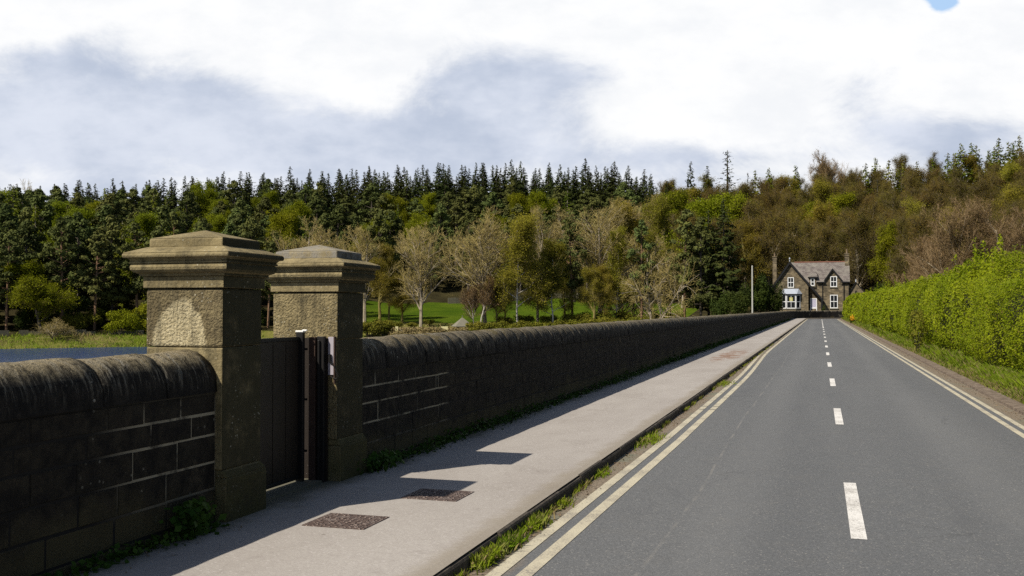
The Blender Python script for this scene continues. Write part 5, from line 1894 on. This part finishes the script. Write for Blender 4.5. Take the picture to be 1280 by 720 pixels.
bushy('reed', 290, 1.4, 2.2, 'dry', 1500, 0.20, 0.5)

WORDS = {'spruce': ('spruce_tree', 'tree'), 'pine': ('pine_tree', 'tree'), 'tall_pine': ('pine_tree', 'tree'), 'larch': ('larch_tree', 'tree'),
         'sparse_larch': ('larch_tree', 'tree'), 'green_tree': ('broadleaf_tree', 'tree'), 'beech': ('beech_tree', 'tree'), 'pink_tree': ('bare_tree', 'tree'),
         'bare_tree': ('bare_tree', 'tree'), 'olive_tree': ('budding_tree', 'tree'), 'birch': ('birch_tree', 'tree'), 'pink_birch': ('birch_tree', 'tree'),
         'spreading_tree': ('bare_tree', 'tree'), 'scrub': ('scrub_bush', 'bush'), 'yew': ('yew_bush', 'bush'), 'leafy_bush': ('leafy_bush', 'bush'), 'reed': ('reed_clump', 'reeds')}
HGT = {'spruce': 20, 'pine': 20, 'tall_pine': 22, 'larch': 19, 'sparse_larch': 20, 'green_tree': 17, 'beech': 22, 'pink_tree': 17, 'bare_tree': 18, 'olive_tree': 16,
       'birch': 17, 'pink_birch': 9, 'spreading_tree': 14, 'scrub': 3.0, 'yew': 9, 'leafy_bush': 5.0, 'reed': 1.4}
trg = random.Random(77)


def tree(kind, x, y, h, label, group=None, wide=1.0, pick=None):
    nm, cat = WORDS[kind]
    ps = PROTO[kind]
    tr, cr = ps[(pick if pick is not None else trg.randrange(len(ps))) % len(ps)]
    k = h / HGT[kind]
    root = thing(nm, label, cat, (x, y, float(ground(x, y))), trg.uniform(0, 6.28), group)
    root.scale = (k * wide, k * wide, k)
    link('trunk' if cat == 'tree' else 'stems', tr, root)
    link('crown' if cat == 'tree' else 'foliage', cr, root)
    return root


def tree_px(kind, px, r, ytop, label, group=None, wide=1.0, pick=None):
    """a tree on a bearing, at a range, tall enough to reach a photo row"""
    x, y = polar(px, r)
    h = EYE + (YH - ytop) / F * zdepth(px, r) - float(ground(x, y))
    return tree(kind, x, y, max(h, 0.8), label, group, wide * (HGT[kind] / max(h, 0.8)) ** 0.35, pick)


# -- wooded hillside: conifers on the left and middle
def mass(kind_of, px0, px1, r0, r1, dr, spacing, skip=None, hr=(17, 22), maxn=290):
    n = 0
    r = r0
    row = 0
    while r <= r1:
        dpx = spacing / r * F
        px = px0 + (row % 2) * dpx * 0.5
        while px < px1 and n < maxn:
            p_ = px + trg.uniform(-0.36, 0.36) * dpx
            rr = r + trg.uniform(-0.4, 0.4) * dr
            if not (skip and skip(p_, rr)):
                kd = kind_of(p_, rr)
                if kd:
                    kind, lab, grp = kd
                    x, y = polar(p_, rr)
                    h = trg.uniform(*hr)
                    tree(kind, x, y, h, lab, grp, trg.uniform(0.9, 1.2))
                    n += 1
            px += dpx * math.cos(math.atan((p_ - 640) / F)) ** -1
        r += dr
        row += 1
    return n


def in_meadow(p_, r): return 395 < p_ < 880 and r < 254


def conifer_kind(p_, r):
    q = trg.random()
    if r > 315:
        return ('spruce', 'dark spruce in the dense conifer wood along the top of the hill', 'spruces along the hilltop')
    if p_ < 330 and q < 0.17 or q < 0.07:
        return ('larch', 'yellow-green young larch scattered among the darker conifers on the hillside', 'larches among the conifers')
    if q > 0.86:
        return ('green_tree', 'yellow-green broadleaf tree coming into leaf among the hillside pines', 'broadleaf trees among the pines')
    return ('pine', 'blue-green pine in the wood covering the hillside below the spruces', 'pines on the hillside')


print('conifers low', mass(conifer_kind, -110, 850, 204, 312, 11.0, 7.4, in_meadow, (16, 21)))
print('conifers top', mass(conifer_kind, -70, 838, 320, 346, 8.6, 5.2, None, (18.2, 22)))
print('conifers behind', mass(conifer_kind, -60, 830, 353, 361, 8.0, 5.0, None, (16.5, 19)))


def beech_kind(p_, r):
    q = trg.random()
    if r > 318 and p_ > 1120 and q < 0.6:
        return ('larch', 'tall green larch breaking the skyline above the brown beech wood', 'larches above the beech wood')
    if r > 300 and q < 0.08:
        return ('sparse_larch', 'thin dark larch rising from the top of the brown beech wood', 'thin larches of the beech wood')
    if q > 0.87:
        return ('olive_tree', 'olive budding tree within the brown beech wood behind the house', 'olive trees of the beech wood')
    if q < 0.045:
        return ('green_tree', 'dull green broadleaf tree within the brown beech wood', 'green trees of the beech wood')
    return ('beech', 'leafless brown beech in the wood behind the house', 'beeches of the wood behind the house')


def near_house(p_, r): return p_ < 1100 and r < 226


print('beeches', mass(beech_kind, 832, 1400, 222, 340, 10.0, 5.6, near_house, (20, 24)))

# -- single trees that can be told apart
BR = 'dark pines along the reservoir shore'
for i, (px, r, yt) in enumerate(((-14, 193, 300), (8, 191, 290), (30, 196, 272), (78, 193, 268), (98, 196, 262), (118, 192, 285), (140, 197, 268), (172, 194, 275),
                                 (196, 193, 280), (222, 198, 262), (250, 194, 285), (285, 195, 275), (312, 197, 270), (335, 193, 300))):
    tree_px('tall_pine' if i % 2 else 'pine', px, r, yt, 'dark pine with a bare reddish stem at the far water edge', BR)
tree_px('green_tree', 52, 188, 322, 'low yellow-green tree at the far shore, left of the near gate pier', None, 1.25)
tree_px('spreading_tree', 66, 182, 396, 'leafless brown bush on the grassy far shore', None, 1.15)
tree_px('leafy_bush', 152, 186, 383, 'bright green rounded bush at the far shore just left of the near pier', None, 0.8)
tree_px('leafy_bush', 185, 189, 375, 'bright green bush on the far shore partly hidden by the near pier', None, 0.8)
tree_px('bare_tree', 28, 330, 222, 'bare tree standing above the conifers at the far left skyline', None, 0.8)
tree_px('bare_tree', 382, 205, 268, 'tan leafless tree rising behind the gap between the two piers', None, 1.2, 0)
tree_px('bare_tree', 456, 196, 277, 'tan leafless tree just right of the farther pier', None, 1.05, 1)
tree_px('olive_tree', 474, 190, 318, 'olive budding tree with dense low twigs right of the farther pier', None, 1.25, 0)
tree_px('olive_tree', 503, 192, 340, 'smaller olive budding tree between the farther pier and the pale-trunked tree', None, 1.2, 1)
tree_px('bare_tree', 526, 183, 274, 'rounded leafless tree with a stout pale trunk at the edge of the meadow', None, 0.95, 2)
tree_px('bare_tree', 607, 184, 256, 'largest leafless grey-brown tree in the middle of the far bank', None, 1.25, 0)
tree_px('pink_birch', 596, 180, 340, 'small white-stemmed birch with reddish twigs beside the hut', None, 0.95)
tree_px('birch', 648, 181, 262, 'tall slim white-stemmed birch with yellow-olive twigs', None, 1.1, 0)
tree_px('olive_tree', 622, 182, 345, 'small olive budding tree between the hut and the tall birch', None, 1.0, 2)
tree_px('bare_tree', 672, 190, 250, 'leaning leafless tree with upright branches right of the tall birch', None, 0.75, 1)
tree_px('birch', 690, 182, 295, 'shorter olive-twigged birch on the front of the meadow', None, 1.2, 1)
tree_px('tall_pine', 716, 186, 268, 'pine with a reddish stem at the middle of the meadow', None, 0.9, 0)
tree_px('bare_tree', 748, 188, 246, 'broad round-headed leafless tree with a brown tint', None, 1.25, 2)
tree_px('olive_tree', 742, 182, 330, 'low olive tree in front of the round-headed leafless tree', None, 1.1, 0)
tree_px('birch', 772, 185, 280, 'thin olive tree left of the orange-stemmed pine', None, 0.9, 1)
tree_px('tall_pine', 802, 183, 272, 'tall pine with a straight orange stem and a small dark top', None, 0.8, 1)
tree_px('spreading_tree', 815, 182, 285, 'wide spreading leafless tree with drooping tan branches', None, 0.85, 0)
tree_px('spreading_tree', 778, 192, 300, 'spreading leafless tree behind the thin olive tree', None, 0.8, 1)
tree_px('tall_pine', 855, 184, 258, 'pine with an orange stem and layered dark green boughs', None, 0.95, 2)
tree_px('pine', 876, 183, 268, 'dark layered pine left of the dark spruce', None, 0.9, 1)
tree_px('spruce', 905, 184, 247, 'tall dark spruce to the left of the white pole', None, 1.1, 1)
tree_px('spruce', 886, 192, 262, 'dark spruce half hidden behind the layered pine', None, 1.1, 3)
for px, r, yt, kd, lab in ((790, 245, 246, 'olive_tree', 'olive-brown tree behind the orange-stemmed pine'), (830, 240, 240, 'olive_tree', 'olive round tree at the end of the conifer wood'),
                           (868, 236, 236, 'green_tree', 'lime green rounded tree above the dark layered pine'), (905, 250, 232, 'green_tree', 'lime green tree behind the top of the dark spruce'),
                           (842, 262, 232, 'green_tree', 'fresh green tree below the single skyline spruces'), (718, 246, 262, 'pine', 'dark pine behind the red-stemmed pine'),
                           (768, 250, 252, 'olive_tree', 'brownish tree behind the round-headed leafless tree'), (930, 236, 240, 'beech', 'brown beech behind the white pole')):
    tree_px(kd, px, r, yt, lab, None, 1.15)
tree_px('spruce', 864, 322, 201, 'left of the single spruces standing clear on the skyline', None, 0.95, 0)
tree_px('spruce', 885, 326, 207, 'smaller single spruce on the skyline, right of its taller neighbour', None, 0.95, 2)
tree_px('sparse_larch', 910, 320, 187, 'thin open-branched larch standing tall on the skyline', None, 2.0, 0)
tree_px('pink_tree', 1035, 318, 183, 'leafless tree with a pale fan of twigs rising above the beech wood skyline', None, 1.0, 1)
tree_px('green_tree', 1111, 224, 275, 'yellow-green tree in front of the brown wood right of the house', None, 0.95, 2)
tree_px('pink_tree', 1196, 150, 242, 'reddish leafless tree behind the hedge with a pale central stem', None, 1.2, 0)
tree_px('pink_tree', 1252, 148, 236, 'reddish leafless tree behind the hedge near the right edge of the picture', None, 1.15, 1)
tree_px('pink_tree', 1310, 140, 232, 'reddish leafless tree beyond the right edge of the picture', None, 1.15, 2)
tree_px('pink_tree', 1160, 165, 285, 'lower reddish leafless tree at the left end of the row behind the hedge', None, 1.1, 2)
for px, r, yt, lab in ((925, 178, 352, 'dark yew bush beside the foot of the white pole'), (950, 188, 340, 'dark yew bush to the right of the white pole'), (966, 194, 350, 'dark yew bush touching the left corner of the house'),
                       (900, 180, 362, 'low dark yew bush below the tall spruce'), (1100, 214, 352, 'dark bush behind the hedge right of the outbuilding')):
    tree_px('yew', px, r, yt, lab, None, 0.75)
tree(  'yew', hX(1029.5), HY - 1.0, 2.6, 'dark clipped shrub against the porch of the house', None, 0.5)
LS = 'green larches along the skyline above the brown wood'
for px, r, yt in ((945, 325, 212), (962, 322, 209), (996, 326, 206), (1083, 322, 203), (1096, 326, 196), (1112, 322, 199), (1130, 326, 202), (1168, 322, 197), (1186, 326, 190), (1203, 322, 178), (1222, 326, 180),
                  (1238, 322, 186), (1250, 328, 171), (1263, 322, 176), (1276, 326, 168), (1292, 322, 176), (1310, 326, 172)):
    tree_px('larch', px, r, yt, 'green larch standing along the skyline above the brown wood', LS, 1.15)
US = 'undergrowth bushes at the foot of the shore pines'
for k in range(30):
    px = -70 + k * 16.5
    r = 189 + (k * 7 % 5) * 2.2
    x, y = polar(px, r)
    if k % 4 == 1: continue
    tree('scrub' if k % 3 else 'yew', x, y, (2.6 + (k * 5 % 4) * 0.5) if k % 3 else 4.2, 'low undergrowth bush at the foot of the pines along the far shore', US, 0.9)
ME = 'olive budding trees thinly scattered over the front of the meadow'
for px, r, yt, kd in ((632, 187, 330, 'olive_tree'), (706, 190, 312, 'olive_tree'), (756, 183, 326, 'olive_tree'), (838, 189, 300, 'olive_tree'), (486, 200, 300, 'olive_tree'), (440, 205, 300, 'olive_tree')):
    tree_px(kd, px, r, yt, 'slender olive budding tree among the others on the front of the meadow', ME, 0.8)
MB_ = 'leafless trees behind the meadow in front of the conifers'
for px, r, yt in ((420, 252, 296), (700, 262, 254), (790, 258, 244), (815, 262, 240)):
    tree_px('bare_tree', px, r, yt, 'leafless tan tree behind the meadow in front of the conifers', MB_, 1.15)
SB = 'low scrub bushes along the near edge of the meadow'
for px, r, yt in ((462, 179, 399), (478, 180, 397), (492, 182, 398), (515, 184, 402), (592, 179, 400), (608, 179, 401), (622, 179, 399), (640, 179, 401), (660, 180, 398), (676, 180, 399), (700, 180, 397),
                  (722, 180, 396), (745, 180, 394), (768, 180, 395), (790, 181, 393), (842, 182, 388), (536, 186, 398), (630, 183, 394), (655, 184, 391), (685, 184, 392), (712, 184, 389), (733, 184, 388), (758, 184, 387), (782, 185, 386), (812, 184, 388)):
    tree_px('scrub', px, r, yt, 'low olive-green scrub bush along the front of the meadow', SB, 1.0)
for px in (502, 510, 518, 526, 534, 542, 550, 565, 574):
    tree_px('reed', px, 178 + (px % 3), 406.5 if px > 300 else 412, 'straw-coloured clump of dead reeds on the far bank', 'clumps of dead reeds on the bank', 1.0)
print('objects', len(bpy.data.objects))
